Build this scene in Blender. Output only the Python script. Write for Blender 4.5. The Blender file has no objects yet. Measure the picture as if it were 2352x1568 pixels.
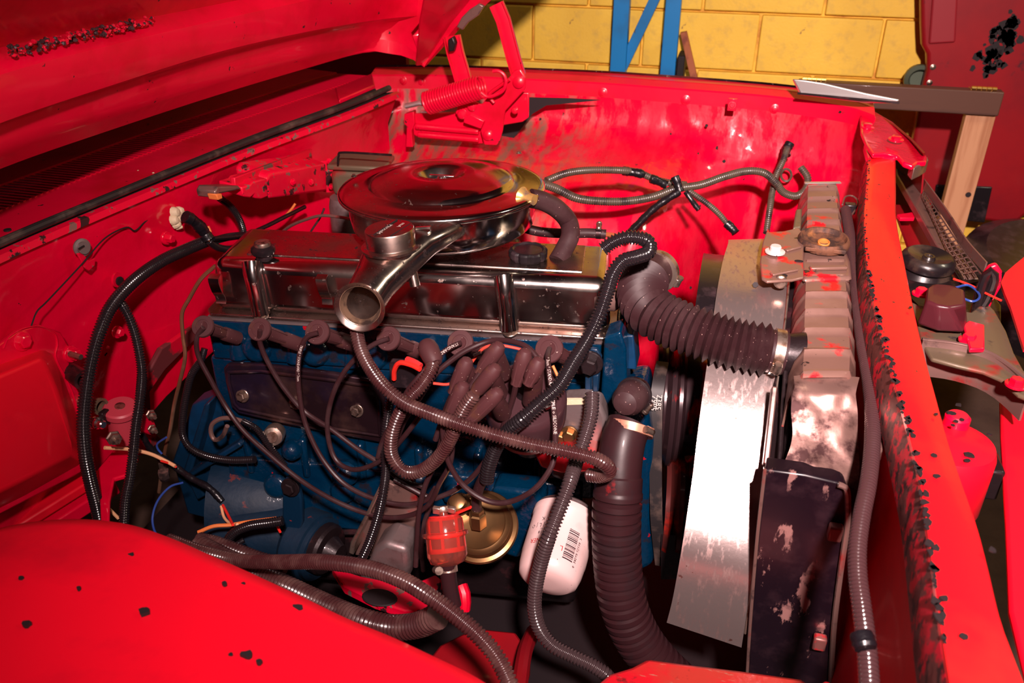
import bpy, bmesh, math, random
from mathutils import Vector, Matrix, noise
random.seed(7)
S = bpy.context.scene
COL = S.collection
# ---------------------------------------------------------------- camera, world, lights, exposure
W, H, FPX = 2352, 1568, 2000.0
PITCH, YAW, CAM = math.radians(29.5), math.radians(14.2), Vector((0, 0, 1.55))
FW = Vector((-math.sin(YAW)*math.cos(PITCH), math.cos(YAW)*math.cos(PITCH), -math.sin(PITCH)))
RT = Vector((math.cos(YAW), math.sin(YAW), 0)); UP = RT.cross(FW)
cd = bpy.data.cameras.new('camera'); cam = bpy.data.objects.new('camera', cd); COL.objects.link(cam)
cam.matrix_world = Matrix((RT, UP, -FW)).transposed().to_4x4(); cam.location = CAM
cd.sensor_width = 36.0; cd.lens = 36.0*FPX/W; cd.clip_start = 0.02
cd.dof.use_dof = True; cd.dof.focus_distance = 1.42; cd.dof.aperture_fstop = 7.0
S.camera = cam
S.view_settings.view_transform = 'Standard'; S.view_settings.look = 'None'
S.view_settings.gamma = 1.0; S.view_settings.exposure = 0.0
try: S.view_settings.use_curve_mapping = False
except Exception: pass
wd = bpy.data.worlds.new('world'); S.world = wd; wd.use_nodes = True
bg = wd.node_tree.nodes['Background']; bg.inputs[0].default_value = (0.60, 0.10, 0.15, 1); bg.inputs[1].default_value = 0.02
def area(name, loc, aim, size, power, col, spread=180):
    d = bpy.data.lights.new(name, 'AREA'); d.shape = 'DISK'; d.size = size; d.energy = power; d.color = col
    d.spread = math.radians(spread)
    o = bpy.data.objects.new(name, d); COL.objects.link(o); o.location = loc
    o.rotation_euler = (Vector(aim)-Vector(loc)).to_track_quat('-Z', 'Y').to_euler(); return o
area('work_lamp', (0.21, -0.36, 2.15), (0.20, 1.9, 0.85), 0.10, 38, (1.0, 0.76, 0.73), 88)
area('wall_fill_lamp', (2.2, 1.6, 2.7), (0.8, 3.2, 0.9), 0.5, 22, (1.0, 0.86, 0.66))  # unseen fill light added to keep the back wall bright

def P(x, y, X=None, Y=None, Z=None, d=None):          # point of the place seen at (x, y) on a plane of the place
    r = FW + RT*((x-W/2)/FPX) - UP*((y-H/2)/FPX)
    t = d if d is not None else ((X-CAM.x)/r.x if X is not None else ((Y-CAM.y)/r.y if Y is not None else (Z-CAM.z)/r.z))
    return CAM + r*t
def proj(p):
    q = p-CAM; t = q.dot(FW); return (W/2+FPX*q.dot(RT)/t, H/2-FPX*q.dot(UP)/t)
def PL(pts, **k):                                     # list of (x, y[, value]) ; k gives axis and default value
    ax = list(k)[0]; dv = k[ax]; out = []; cur = dv
    for p in pts:
        if len(p) > 2: cur = p[2]
        out.append(P(p[0], p[1], **{ax: cur}))
    return out
def PI_(pts, ax='Y'):                                 # values interpolated linearly between the given ones
    n = len(pts); v = [p[2] if len(p) > 2 else None for p in pts]
    known = [i for i in range(n) if v[i] is not None]
    for i in range(n):
        if v[i] is None:
            a = max([k for k in known if k < i], default=None); b = min([k for k in known if k > i], default=None)
            if a is None: v[i] = v[b]
            elif b is None: v[i] = v[a]
            else: v[i] = v[a] + (v[b]-v[a])*(i-a)/(b-a)
    return [P(p[0], p[1], **{ax: vv}) for p, vv in zip(pts, v)]
# ---------------------------------------------------------------- materials
def M(name, col, rough=.5, metal=0., coat=0., layers=(), bump=None, rv=0., trans=0., alpha=1., spec=.5, ior=1.45, aniso=0.):
    m = bpy.data.materials.new(name); m.use_nodes = True; nt = m.node_tree; N = nt.nodes; L = nt.links
    b = N['Principled BSDF']; tc = N.new('ShaderNodeTexCoord')
    b.inputs['Roughness'].default_value = rough; b.inputs['Metallic'].default_value = metal
    b.inputs['Coat Weight'].default_value = coat; b.inputs['Coat Roughness'].default_value = .08
    b.inputs['Transmission Weight'].default_value = trans; b.inputs['Alpha'].default_value = alpha
    b.inputs['Specular IOR Level'].default_value = spec; b.inputs['IOR'].default_value = ior
    b.inputs['Anisotropic'].default_value = aniso
    cur = None
    base = N.new('ShaderNodeRGB'); base.outputs[0].default_value = (*col, 1); cur = base.outputs[0]
    rcur = None
    for ly in layers:                                 # (colour, scale, lo, hi, detail, stretch, rough, metal)
        c, sc, lo, hi = ly[:4]; det = ly[4] if len(ly) > 4 else 5; st = ly[5] if len(ly) > 5 else (1, 1, 1)
        mp = N.new('ShaderNodeMapping'); mp.inputs['Scale'].default_value = st; L.new(tc.outputs['Object'], mp.inputs[0])
        mp.inputs['Location'].default_value = (sc*.37, lo*9, hi*5)
        nz = N.new('ShaderNodeTexNoise'); nz.inputs['Scale'].default_value = sc; nz.inputs['Detail'].default_value = det
        nz.inputs['Roughness'].default_value = .6
        L.new(mp.outputs[0], nz.inputs['Vector'])
        mr = N.new('ShaderNodeMapRange'); mr.inputs[1].default_value = lo; mr.inputs[2].default_value = hi
        L.new(nz.outputs[0], mr.inputs[0])
        mx = N.new('ShaderNodeMix'); mx.data_type = 'RGBA'; L.new(mr.outputs[0], mx.inputs[0])
        L.new(cur, mx.inputs[6]); mx.inputs[7].default_value = (*c, 1); cur = mx.outputs[2]
        if len(ly) > 6:
            mm = N.new('ShaderNodeMix'); L.new(mr.outputs[0], mm.inputs[0])
            if rcur is None: mm.inputs[2].default_value = rough
            else: L.new(rcur, mm.inputs[2])
            mm.inputs[3].default_value = ly[6]; rcur = mm.outputs[0]
        if len(ly) > 7:
            mm = N.new('ShaderNodeMix'); L.new(mr.outputs[0], mm.inputs[0]); mm.inputs[2].default_value = metal
            mm.inputs[3].default_value = ly[7]; L.new(mm.outputs[0], b.inputs['Metallic'])
    L.new(cur, b.inputs['Base Color'])
    if rv:
        nz = N.new('ShaderNodeTexNoise'); nz.inputs['Scale'].default_value = 18; nz.inputs['Detail'].default_value = 6
        L.new(tc.outputs['Object'], nz.inputs['Vector'])
        mr = N.new('ShaderNodeMapRange'); mr.inputs[1].default_value = .35; mr.inputs[2].default_value = .7
        mr.inputs[3].default_value = max(0, rough-rv); mr.inputs[4].default_value = min(1, rough+rv); L.new(nz.outputs[0], mr.inputs[0])
        rcur = mr.outputs[0]
    if rcur is not None: L.new(rcur, b.inputs['Roughness'])
    if bump:
        nz = N.new('ShaderNodeTexNoise'); nz.inputs['Scale'].default_value = bump[0]; nz.inputs['Detail'].default_value = 4
        mp = N.new('ShaderNodeMapping'); mp.inputs['Scale'].default_value = bump[3] if len(bump) > 3 else (1, 1, 1)
        L.new(tc.outputs['Object'], mp.inputs[0]); L.new(mp.outputs[0], nz.inputs['Vector'])
        bn = N.new('ShaderNodeBump'); bn.inputs['Strength'].default_value = bump[1]; bn.inputs['Distance'].default_value = bump[2] if len(bump) > 2 else .002
        L.new(nz.outputs[0], bn.inputs['Height']); L.new(bn.outputs[0], b.inputs['Normal'])
        if coat: L.new(bn.outputs[0], b.inputs['Coat Normal'])
    return m
RED = (0.74, 0.0006, 0.032); DARKCHIP = (0.035, 0.012, 0.014); BARE = (0.20, 0.10, 0.085)
m_red = M('red_paint', RED, .34, 0, .35, [((0.5, .001, .01), 6, .5, .75), (DARKCHIP, 42, .71, .725, 3)], (14, .25, .004))
m_redgl = M('glossy_red_paint', RED, .22, 0, .9, [((0.58, .001, .012), 5, .5, .8), (DARKCHIP, 36, .73, .74, 3)], (10, .5, .008))
m_redsat = M('satin_red_paint', (0.84, .001, .018), .48, 0, .12, [((0.5, .001, .015), 5, .5, .8), (DARKCHIP, 26, .735, .745, 3)], (9, .12, .004))
m_redchip = M('chipped_red_paint', RED, .38, 0, .3, [(BARE, 55, .6, .61, 6, (1, 1, 1), .6), (DARKCHIP, 22, .60, .615, 7)], (20, .3, .003))
m_reddull = M('dull_and_shaded_red', (0.272, 0.0032, 0.008), .42, 0, .1, [((0.16, .004, .01), 3, .4, .7), ((.04, .01, .015), 5, .66, .70, 8)])  # dull red panels; also stands in for shade under hood and low in bay
m_dustyred = M('dust_streaked_red', RED, .4, 0, .2, [((.22, .11, .07), 8, .48, .62, 6, (3, 1, 1.2), .7)], (10, .4, .006))
m_peel = M('peeling_red_on_steel', (.17, .05, .045), .5, .3, 0, [(RED, 30, .5, .54, 8), (DARKCHIP, 60, .55, .6, 6)], (40, .5, .003))
m_beam = M('scratched_orange_red_paint', (0.86, .004, .012), .38, 0, .3, [((.72, .02, .015), 3, .55, .72), (DARKCHIP, 120, .70, .72, 2, (1, .25, 1)), (DARKCHIP, 24, .73, .74, 3)], (60, .15, .001))
m_chrome = M('polished_chrome', (.62, .56, .54), .13, 1, 0, [((.42, .34, .29), 7, .45, .75, 6, (1, 1, 1), .3), ((.25, .17, .14), 90, .66, .7, 3, (1, 1, 1), .5)], (25, .05, .001))
m_chrold = M('worn_chrome', (.5, .42, .39), .2, 1, 0, [((.30, .21, .17), 12, .42, .7, 8, (1, 1, 1), .42), ((.1, .07, .07), 120, .64, .67, 3, (1, 1, 1), .6)], (30, .12, .001))
m_bright = M('bright_trim', (.70, .68, .66), .42, .9)
m_alu = M('brushed_aluminium', (0.528, 0.424, 0.408), .28, .85, 0, [((.46, .32, .30), 150, .52, .66, 6, (1, .3, .3), .5), ((.3, .15, .13), 60, .70, .72, 4)], (160, .25, .0006))
m_tan = M('scuffed_grey_tank_paint', (.23, .125, .10), .36, .35, .2, [((.62, .01, .02), 14, .56, .62, 7), ((.03, .02, .02), 45, .66, .675, 5), ((.33, .19, .16), 7, .5, .75)], (35, .3, .002))
m_tanmet = M('dented_bare_brass_tank', (0.345, 0.2025, 0.1725), .36, .7, 0, [((.05, .02, .02), 18, .47, .6, 8, (1, 1, 1), .6), ((.45, .03, .03), 9, .58, .66, 6)], (28, .3, .003))
m_rust = M('rusty_iron', (.16, .065, .035), .7, .3, 0, [((.05, .025, .02), 40, .45, .6, 8), ((.38, .15, .05), 16, .58, .7)], (70, .6, .002))
m_orange = M('orange_rust_solder', (.62, .22, .05), .5, .3)
m_black = M('black_plastic', (0.0108, 0.0078, 0.0096), .28, 0, .1, [((.05, .03, .035), 30, .5, .75)], (90, .1, .001))
m_loomb = M('glossy_black_loom', (0.012, 0.009, 0.0108), .20, 0, .3, rv=.08)
m_loomd = M('dusty_brown_loom', (.045, .014, .015), .26, 0, .25, [((.10, .05, .045), 25, .45, .7, 5)], rv=.1)
m_loomg = M('grey_olive_loom', (0.0825, 0.06375, 0.045), .38, 0, .1, [((.03, .02, .02), 30, .5, .65)])
m_rubber = M('dusty_black_rubber', (.028, .0095, .0115), .5, 0, 0, [((.05, .024, .026), 14, .45, .7, 6), ((.4, .25, .22), 260, .74, .76, 1)], (120, .1, .0008), spec=.3)
m_rubred = M('red_dusted_rubber', (.026, .008, .010), .42, 0, .1, [((.36, .010, .012), 12, .60, .70, 7), ((.02, .01, .012), 20, .5, .7)], (60, .15, .001), spec=.35)
m_wire = M('brown_black_silicone', (.034, .012, .014), .42, 0, .1, [((.05, .026, .028), 20, .5, .7)], spec=.35)
m_boot = M('brown_grey_rubber_boot', (.062, .020, .022), .55, 0, 0, [((.09, .035, .02), 18, .6, .72), ((.5, .35, .3), 300, .75, .77, 1)], (90, .1, .0006), spec=.3)
m_tape = M('black_tape', (0.0072, 0.006, 0.0084), .33, 0, .1, bump=(60, .8, .003))
m_blue = M('blue_engine_enamel', (0, 0.02232, 0.05654), .24, 0, .7, [((.0, .016, .045), 12, .42, .65, 6), ((.012, .012, .02), 26, .58, .66, 6), ((.35, .005, .012), 38, .70, .71, 4)], (34, .6, .006))
m_bluesm = M('smooth_blue_enamel', (0, 0.018, 0.0486), .5, 0, .15, [((.0, .04, .12), 9, .5, .75), ((.3, .02, .02), 40, .71, .72, 3)], (20, .2, .003))
m_bluedirtshade = M('grimy_shaded_blue', (0, 0.0154, 0.0396), .6, 0, .05, [((.0, .012, .03), 14, .45, .65, 6), ((.12, .02, .02), 26, .64, .68, 6)], (30, .5, .004))  # grimy blue, darkened in colour for the dim lower bay
m_cover = M('brown_stained_cover', (0.03, 0.0132, 0.018), .2, .6, .4, [((.10, .05, .045), 11, .5, .7), ((.03, .02, .06), 6, .5, .8)], (14, .2, .003))
m_iron = M('greasy_dark_iron', (0.018, 0.0102, 0.012), .42, .4, .2, [((.09, .025, .03), 14, .55, .7)], (30, .5, .004))
m_greyal = M('dull_cast_aluminium', (.28, .22, .22), .45, .7, 0, [((.12, .05, .05), 12, .5, .7)], (80, .4, .001))
m_zinc = M('yellow_zinc', (0.234, 0.13, 0.05525), .33, .9, 0, [((.20, .09, .04), 10, .48, .7, 5, (1, 1, 1), .45)])
m_bolt = M('dull_steel_bolt', (.38, .29, .24), .35, .9, 0, [((.10, .06, .05), 60, .5, .65)])
m_silver = M('bright_steel', (.78, .76, .75), .2, 1)
m_clamp = M('steel_hose_clamp', (.62, .48, .40), .3, .9, 0, [((.25, .12, .07), 40, .55, .68)])
m_white = M('off_white_enamel', (.74, .52, .50), .32, 0, .3, [((.45, .28, .27), 7, .55, .8, 6), ((.1, .06, .06), 150, .74, .75, 2)])
m_ink = M('black_print', (.03, .015, .02), .5)
m_inkr = M('red_print', (.5, .02, .02), .5)
m_inkw = M('white_print', (.62, .52, .48), .5)
m_fuel = M('translucent_red_plastic', (.80, .20, .15), .18, 0, .2, trans=.9, ior=1.25)
m_fuelin = M('red_filter_element', (.80, .015, .02), .5)
m_mesh = M('brown_filter_mesh', (.28, .06, .055), .6)
m_olive = M('olive_grey_paint', (.13, .095, .06), .42, .2, .15, [((.30, .02, .02), 12, .57, .68, 6), ((.05, .04, .04), 30, .6, .7)], (30, .3, .002))
m_greysteel = M('brown_grey_steel', (.20, .115, .10), .35, .45, .2, [((.32, .02, .02), 10, .58, .68, 6), ((.06, .04, .04), 24, .56, .66)], (30, .2, .002))
m_horn = M('black_horn_lacquer', (0.0105, 0.007, 0.0084), .32, 0, .3, [((.08, .05, .035), 14, .5, .75)])
m_yellow = M('yellow_block_paint', (.92, .60, .072), .6, 0, 0, [((.84, .52, .05), 2.2, .42, .7), ((.25, .12, .05), 14, .72, .76, 5), ((.68, .44, .08), 30, .5, .8)], (120, .35, .002))
m_mortar = M('yellow_mortar_paint', (.92, .60, .072), .7, 0, 0, [((.5, .2, .03), 8, .5, .7)], (90, .5, .003))
m_rack = M('blue_rack_paint', (.004, .20, .52), .42, 0, .1, [((.01, .10, .25), 5, .45, .75), ((.05, .05, .05), 30, .70, .72)])
m_dwood = M('dark_stained_wood', (0.091, 0.0364, 0.0224), .5, 0, .15, [((.05, .02, .015), 8, .45, .65, 6, (.25, 4, 4))])
m_lwood = M('pine_wood', (.50, .25, .13), .6, 0, 0, [((.36, .15, .07), 9, .45, .65, 6, (5, 5, .3))])
m_rwood = M('reddish_wood', (.36, .11, .045), .6, 0, 0, [((.2, .05, .03), 9, .45, .65, 6, (5, 5, .4))])
m_brass = M('brass', (.80, .52, .14), .25, 1)
m_floor = M('dark_concrete', (.10, .06, .045), .8, 0, 0, [((.04, .02, .018), 3, .45, .7)], (50, .4, .003))
m_dark = M('dark_recess', (.012, .006, .008), .7)
m_copper = M('copper_brown_pipe', (.30, .13, .07), .35, .7, 0, [((.50, .28, .18), 10, .5, .7)])
m_owire = M('orange_wire', (.75, .20, .05), .45)
m_peach = M('peach_wire', (.80, .42, .22), .45)
m_rwire = M('red_wire', (.85, .03, .02), .4)
m_bwire = M('blue_wire', (.02, .06, .28), .4)
m_cream = M('cream_sealant', (.66, .55, .36), .6, 0, 0, (), (50, .6, .004))
m_pinkred = M('dull_pinkish_red_plastic', (.48, .045, .07), .45)
m_seal = M('grey_black_rubber_seal', (0.018, 0.0144, 0.0156), .5, 0, 0, [((.09, .06, .05), 20, .5, .7)])
m_greenm = M('green_grey_metal', (.10, .13, .09), .5, .3)
m_apron = M('apron_red_with_dust', RED, .22, 0, .9, [((0.58, .001, .012), 5, .5, .8), (DARKCHIP, 36, .73, .74, 3), ((.22, .11, .07), 8, .44, .6, 6, (3, 1, 1.2), .7)], (10, .5, .008))
def _fade(m, x0, x1):                                 # the road dust lies only on the rear part of the apron
    nt = m.node_tree; mx = [n for n in nt.nodes if n.type == 'MIX' and n.data_type == 'RGBA'][-1]; src = mx.inputs[0].links[0].from_socket
    tc = [n for n in nt.nodes if n.type == 'TEX_COORD'][0]; sp = nt.nodes.new('ShaderNodeSeparateXYZ'); nt.links.new(tc.outputs['Object'], sp.inputs[0])
    mr = nt.nodes.new('ShaderNodeMapRange'); mr.inputs[1].default_value = x0; mr.inputs[2].default_value = x1; mr.inputs[3].default_value = 1; mr.inputs[4].default_value = 0
    nt.links.new(sp.outputs[0], mr.inputs[0]); mt = nt.nodes.new('ShaderNodeMath'); mt.operation = 'MULTIPLY'
    nt.links.new(src, mt.inputs[0]); nt.links.new(mr.outputs[0], mt.inputs[1]); nt.links.new(mt.outputs[0], mx.inputs[0])
_fade(m_apron, -.12, .12)
# ---------------------------------------------------------------- mesh building
def catmull(pts, step):
    n = len(pts)
    if n == 2: dense = [pts[0].lerp(pts[1], i/16) for i in range(17)]
    else:
        q = [pts[0]*2-pts[1]] + list(pts) + [pts[-1]*2-pts[-2]]; dense = []
        for i in range(1, n):
            a, b, c, e = q[i-1], q[i], q[i+1], q[i+2]
            for k in range(14):
                t = k/14
                dense.append(.5*((2*b)+(c-a)*t+(2*a-5*b+4*c-e)*t*t+(3*b-a-3*c+e)*t**3))
        dense.append(pts[-1])
    cum = [0]
    for i in range(1, len(dense)): cum.append(cum[-1]+(dense[i]-dense[i-1]).length)
    tot = cum[-1]; m = max(2, int(round(tot/step))); out = []; j = 0
    for i in range(m+1):
        s = tot*i/m
        while j < len(cum)-2 and cum[j+1] < s: j += 1
        f = (s-cum[j])/max(1e-9, cum[j+1]-cum[j]); out.append(dense[j].lerp(dense[j+1], min(1, max(0, f))))
    return out, tot
class B:
    def __init__(s): s.v = []; s.f = []
    def add(s, v, f):
        o = len(s.v); s.v += [Vector(p) for p in v]; s.f += [tuple(i+o for i in q) for q in f]; return s
    def box(s, c, size, rx=None, ry=None, rz=None):
        c = Vector(c); ax = Vector(rx or (1, 0, 0)); ay = Vector(ry or (0, 1, 0)); az = Vector(rz) if rz else ax.cross(ay)
        if rz and not ry: ay = az.cross(ax)
        ax, ay, az = ax.normalized()*size[0]/2, ay.normalized()*size[1]/2, az.normalized()*size[2]/2
        v = [c+ax*i+ay*j+az*k for k in (-1, 1) for j in (-1, 1) for i in (-1, 1)]
        return s.add(v, [(0, 2, 3, 1), (4, 5, 7, 6), (0, 1, 5, 4), (2, 6, 7, 3), (0, 4, 6, 2), (1, 3, 7, 5)])
    def bar(s, a, b, w, h, up=(0, 0, 1)):
        a, b = Vector(a), Vector(b); x = (b-a); L_ = x.length; x.normalize(); y = Vector(up).cross(x).normalized()
        return s.box((a+b)/2, (L_, w, h), x, y)
    def tube(s, pts, r, seg=10, step=None, rad=None, smooth=True, flat=1.):
        if smooth: pts, tot = catmull(list(pts), step or max(r*1.2, .003))
        n = len(pts); T = [(pts[min(i+1, n-1)]-pts[max(i-1, 0)]).normalized() for i in range(n)]
        nv = T[0].orthogonal().normalized(); vs = []; fs = []
        for i in range(n):
            nv = (nv - T[i]*nv.dot(T[i])).normalized(); bv = T[i].cross(nv)
            rr = rad(i, n) if rad else r
            for k in range(seg):
                a = 2*math.pi*k/seg; vs.append(pts[i]+(nv*math.cos(a)+bv*math.sin(a)*flat)*rr)
        for i in range(n-1):
            for k in range(seg):
                k2 = (k+1) % seg; fs.append((i*seg+k, i*seg+k2, (i+1)*seg+k2, (i+1)*seg+k))
        fs.append(tuple(range(seg-1, -1, -1))); fs.append(tuple((n-1)*seg+k for k in range(seg)))
        return s.add(vs, fs)
    def loom(s, pts, r, pitch=.0042, seg=12, depth=.20, amp=0):
        pts, tot = catmull(list(pts), pitch/4)
        pat = [1, 1, 1-depth, 1-depth]
        return s.tube(pts, r, seg, smooth=False, rad=lambda i, n: r*pat[i % 4]*(1+amp*math.sin(i*.05)))
    def lathe(s, o, axis, prof, seg=32, squash=None):
        o = Vector(o); z = Vector(axis).normalized(); x = z.orthogonal().normalized()
        if abs(z.z) > .5: x = (Vector((1, 0, 0))-z*z.x).normalized()
        y = z.cross(x); vs = []; fs = []; n = len(prof)
        for (r, h) in prof:
            for k in range(seg):
                a = 2*math.pi*k/seg; vs.append(o+z*h+(x*math.cos(a)+y*math.sin(a)*(squash or 1))*max(r, 1e-5))
        for i in range(n-1):
            for k in range(seg):
                k2 = (k+1) % seg; fs.append((i*seg+k, i*seg+k2, (i+1)*seg+k2, (i+1)*seg+k))
        fs.append(tuple(range(seg-1, -1, -1))); fs.append(tuple((n-1)*seg+k for k in range(seg)))
        return s.add(vs, fs)
    def plate(s, poly, off):
        n = len(poly); off = Vector(off); v = list(poly)+[p+off for p in poly]
        f = [tuple(range(n)), tuple(range(2*n-1, n-1, -1))]+[(i, i+n, (i+1) % n+n, (i+1) % n) for i in range(n)]
        return s.add(v, f)
    def grid(s, rows, th=.003, side=None):
        nr, nc = len(rows), len(rows[0]); nm = []
        for i in range(nr):
            for j in range(nc):
                a = rows[min(i+1, nr-1)][j]-rows[max(i-1, 0)][j]; b = rows[i][min(j+1, nc-1)]-rows[i][max(j-1, 0)]
                q = a.cross(b); q = q.normalized() if q.length > 1e-12 else Vector((0, 0, 1)); nm.append(q)
        c = rows[nr//2][nc//2]; flip = -1 if nm[(nr//2)*nc+nc//2].dot((side or CAM)-c) < 0 else 1   # the front faces the engine side
        v = [p for r in rows for p in r]; N_ = nr*nc
        v2 = [p-nm[i]*flip*th for i, p in enumerate(v)]; f = []
        for i in range(nr-1):
            for j in range(nc-1):
                a = i*nc+j; f.append((a, a+1, a+nc+1, a+nc)); f.append((a+N_, a+nc+N_, a+nc+1+N_, a+1+N_))
        for j in range(nc-1):
            f.append((j, j+N_, j+1+N_, j+1)); a = (nr-1)*nc+j; f.append((a, a+1, a+1+N_, a+N_))
        for i in range(nr-1):
            a = i*nc; f.append((a, a+nc, a+nc+N_, a+N_)); a = i*nc+nc-1; f.append((a, a+N_, a+nc+N_, a+nc))
        return s.add(v+v2, f)
    def bolt(s, o, axis, r, h, washer=True):
        o = Vector(o); ax = Vector(axis).normalized()
        if washer: s.lathe(o, ax, [(r*1.5, 0), (r*1.5, h*.22), (r*1.4, h*.28)], 16)
        return s.lathe(o, ax, [(r, h*.2), (r, h*.9), (r*.8, h)], 6)
    def build(s, name, mat, parent=None, smooth=True, bevel=0, label=None, angle=32, root_loc=None, sub=0, kind=None, seg=2):
        me = bpy.data.meshes.new(name); off = Vector((0, 0, 0)); q = parent
        if parent:
            while q.parent: q = q.parent
            off = q.location
        elif root_loc is not None: off = Vector(root_loc)
        else:
            n = len(s.v); off = Vector((sum(p.x for p in s.v)/n, sum(p.y for p in s.v)/n, min(p.z for p in s.v)))
        me.from_pydata([p-off for p in s.v], [], s.f)
        bm = bmesh.new(); bm.from_mesh(me); bmesh.ops.recalc_face_normals(bm, faces=bm.faces); bm.to_mesh(me); bm.free()
        me.materials.append(mat)
        if smooth:
            for p in me.polygons: p.use_smooth = True
            me.set_sharp_from_angle(angle=math.radians(angle))
        o = bpy.data.objects.new(name, me); COL.objects.link(o)
        if parent: o.parent = parent
        else: o.location = off
        if bevel:
            md = o.modifiers.new('bevel', 'BEVEL'); md.width = bevel; md.segments = seg; md.limit_method = 'ANGLE'; md.angle_limit = math.radians(35)
        if sub:
            md = o.modifiers.new('sub', 'SUBSURF'); md.levels = sub; md.render_levels = sub
        if label: o['label'] = label
        if kind: o['kind'] = kind
        return o
def tag(o, label, cat, group=None):
    o['label'] = label; o['category'] = cat
    if group: o['group'] = group
    return o
def thing(name, label, cat, loc, group=None):
    o = bpy.data.objects.new(name, None); COL.objects.link(o); o.empty_display_size = .02; o.location = loc
    return tag(o, label, cat, group)
def copy_tree(o, parent=None):
    c = o.copy(); COL.objects.link(c); c.parent = parent
    for ch in [x for x in bpy.data.objects if x.parent == o]: copy_tree(ch, c)
    return c
def text_pts(txt, size, mat_fn, res=2):               # outline letters turned into points through mat_fn(u, v)
    cu = bpy.data.curves.new('txt', 'FONT'); cu.body = txt; cu.size = size; cu.resolution_u = res
    ob = bpy.data.objects.new('txt', cu); COL.objects.link(ob)
    dg = bpy.context.evaluated_depsgraph_get(); me = ob.evaluated_get(dg).to_mesh()
    v = [mat_fn(p.co.x, p.co.y) for p in me.vertices]; f = [tuple(q.vertices) for q in me.polygons]
    ob.evaluated_get(dg).to_mesh_clear(); bpy.data.objects.remove(ob); bpy.data.curves.remove(cu)
    return v, f
def smooth01(a, b, x):
    t = min(1, max(0, (x-a)/(b-a))); return t*t*(3-2*t)
def interp(tab, x):
    if x <= tab[0][0]: return tab[0][1]
    for (a, va), (b, vb) in zip(tab, tab[1:]):
        if x <= b: return va+(vb-va)*(x-a)/(b-a)
    return tab[-1][1]
def dense(pts, n): return catmull(pts, sum((pts[i+1]-pts[i]).length for i in range(len(pts)-1))/n)[0]
def dn(pts, n):                                       # exactly n+1 points
    q, t = catmull(pts, 1e-3); m = len(q)-1
    return [q[round(i*m/n)] for i in range(n+1)]
# ---------------------------------------------------------------- garage: floor, block wall
B().box((0, 1.4, -.03), (6, 6, .06)).build('floor', m_floor, smooth=False, kind='structure')
WY = 3.2
wall = B().box((-.3, WY+.11, 1.15), (4.6, .2, 2.3)).build('wall_back', m_mortar, smooth=False, kind='structure')
bw, bh, jt = .392, .192, .009
blk = None; z1 = 1.069
for r in range(-6, 5):
    zc = z1+(r+.5)*bh; x0 = P(1740, 100, Y=WY).x if r % 2 else P(1895, 10, Y=WY).x
    for k in range(-6, 5):
        xc = x0+(k+.5)*bw
        if xc < -2.3 or xc > 1.75 or zc < 0.05: continue
        if blk is None:
            bx = bw-jt; hh = bh-jt
            b_ = B().box((wall.location.x, wall.location.y, wall.location.z), (bx, .03, hh))
            blk = b_.build('concrete_block', m_yellow, wall, bevel=.004, seg=3); me = blk.data; o = blk
        else:
            o = blk.copy(); COL.objects.link(o)
        o.location = (xc-wall.location.x, WY+.014-.0128+random.uniform(-.0006, .0012)-wall.location.y, zc-wall.location.z)
        o.rotation_euler = (random.uniform(-.004, .004), 0, random.uniform(-.003, .003))
# the blue rack against the wall
t = thing('steel_rack', 'blue painted steel rack frame with a diagonal brace against the yellow wall', 'rack', (P(1480, 0, Y=3.08).x, 3.08, 0))
def post(x0, x1):
    a = P(x0, 60, Y=3.08); c = P(x1, 60, Y=3.08); w = (c-a).length; mx = (a.x+c.x)/2
    b_ = B().box((mx, 3.08, 1.0), (w, .012, 2.0)); b_.box((mx-w/2+.004, 3.10, 1.0), (.008, .04, 2.0)); b_.box((mx+w/2-.004, 3.10, 1.0), (.008, .04, 2.0))
    return b_
post(1407, 1443).build('upright', m_rack, t, bevel=.002); post(1525, 1560).build('upright', m_rack, t, bevel=.002)
a = P(1432, 150, Y=3.10); c = P(1512, -20, Y=3.10); d_ = c-a
B().bar(a-d_*.12, a+d_*2.2, .034, .008, (0, 1, 0)).build('diagonal_brace', m_rack, t, bevel=.0015)
for zz in (.35, 1.85): B().bar(P(1425, 0, Y=3.11).xy.to_3d()+Vector((0, 0, zz)), P(1540, 0, Y=3.11).xy.to_3d()+Vector((0, 0, zz)), .02, .03).build('crossbar', m_rack, t, bevel=.0015)
# reddish stick, leaning, with a strap, and the black box behind it
a = P(1562, 76, Y=3.12); c = P(1577, 73, Y=3.12); e = P(1604, 190, Y=3.02); f = P(1588, 190, Y=3.02); dv = (e-c)
o = B().plate([a, c, c+dv*5, a+dv*5], (0, .022, 0)).build('wooden_stick', m_rwood, bevel=.001)
o.location.z += 0; tag(o, 'reddish wooden stick leaning on the yellow wall beside the blue rack', 'stick')
a = P(1556, 130, Y=3.06); c = P(1573, 131, Y=3.06)
o = B().box(((a.x+c.x)/2, 3.12, a.z/2), (c.x-a.x, .10, a.z)).build('black_case', m_dark, bevel=.004)
tag(o, 'narrow black case standing between blue rack post and leaning stick', 'case')
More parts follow.
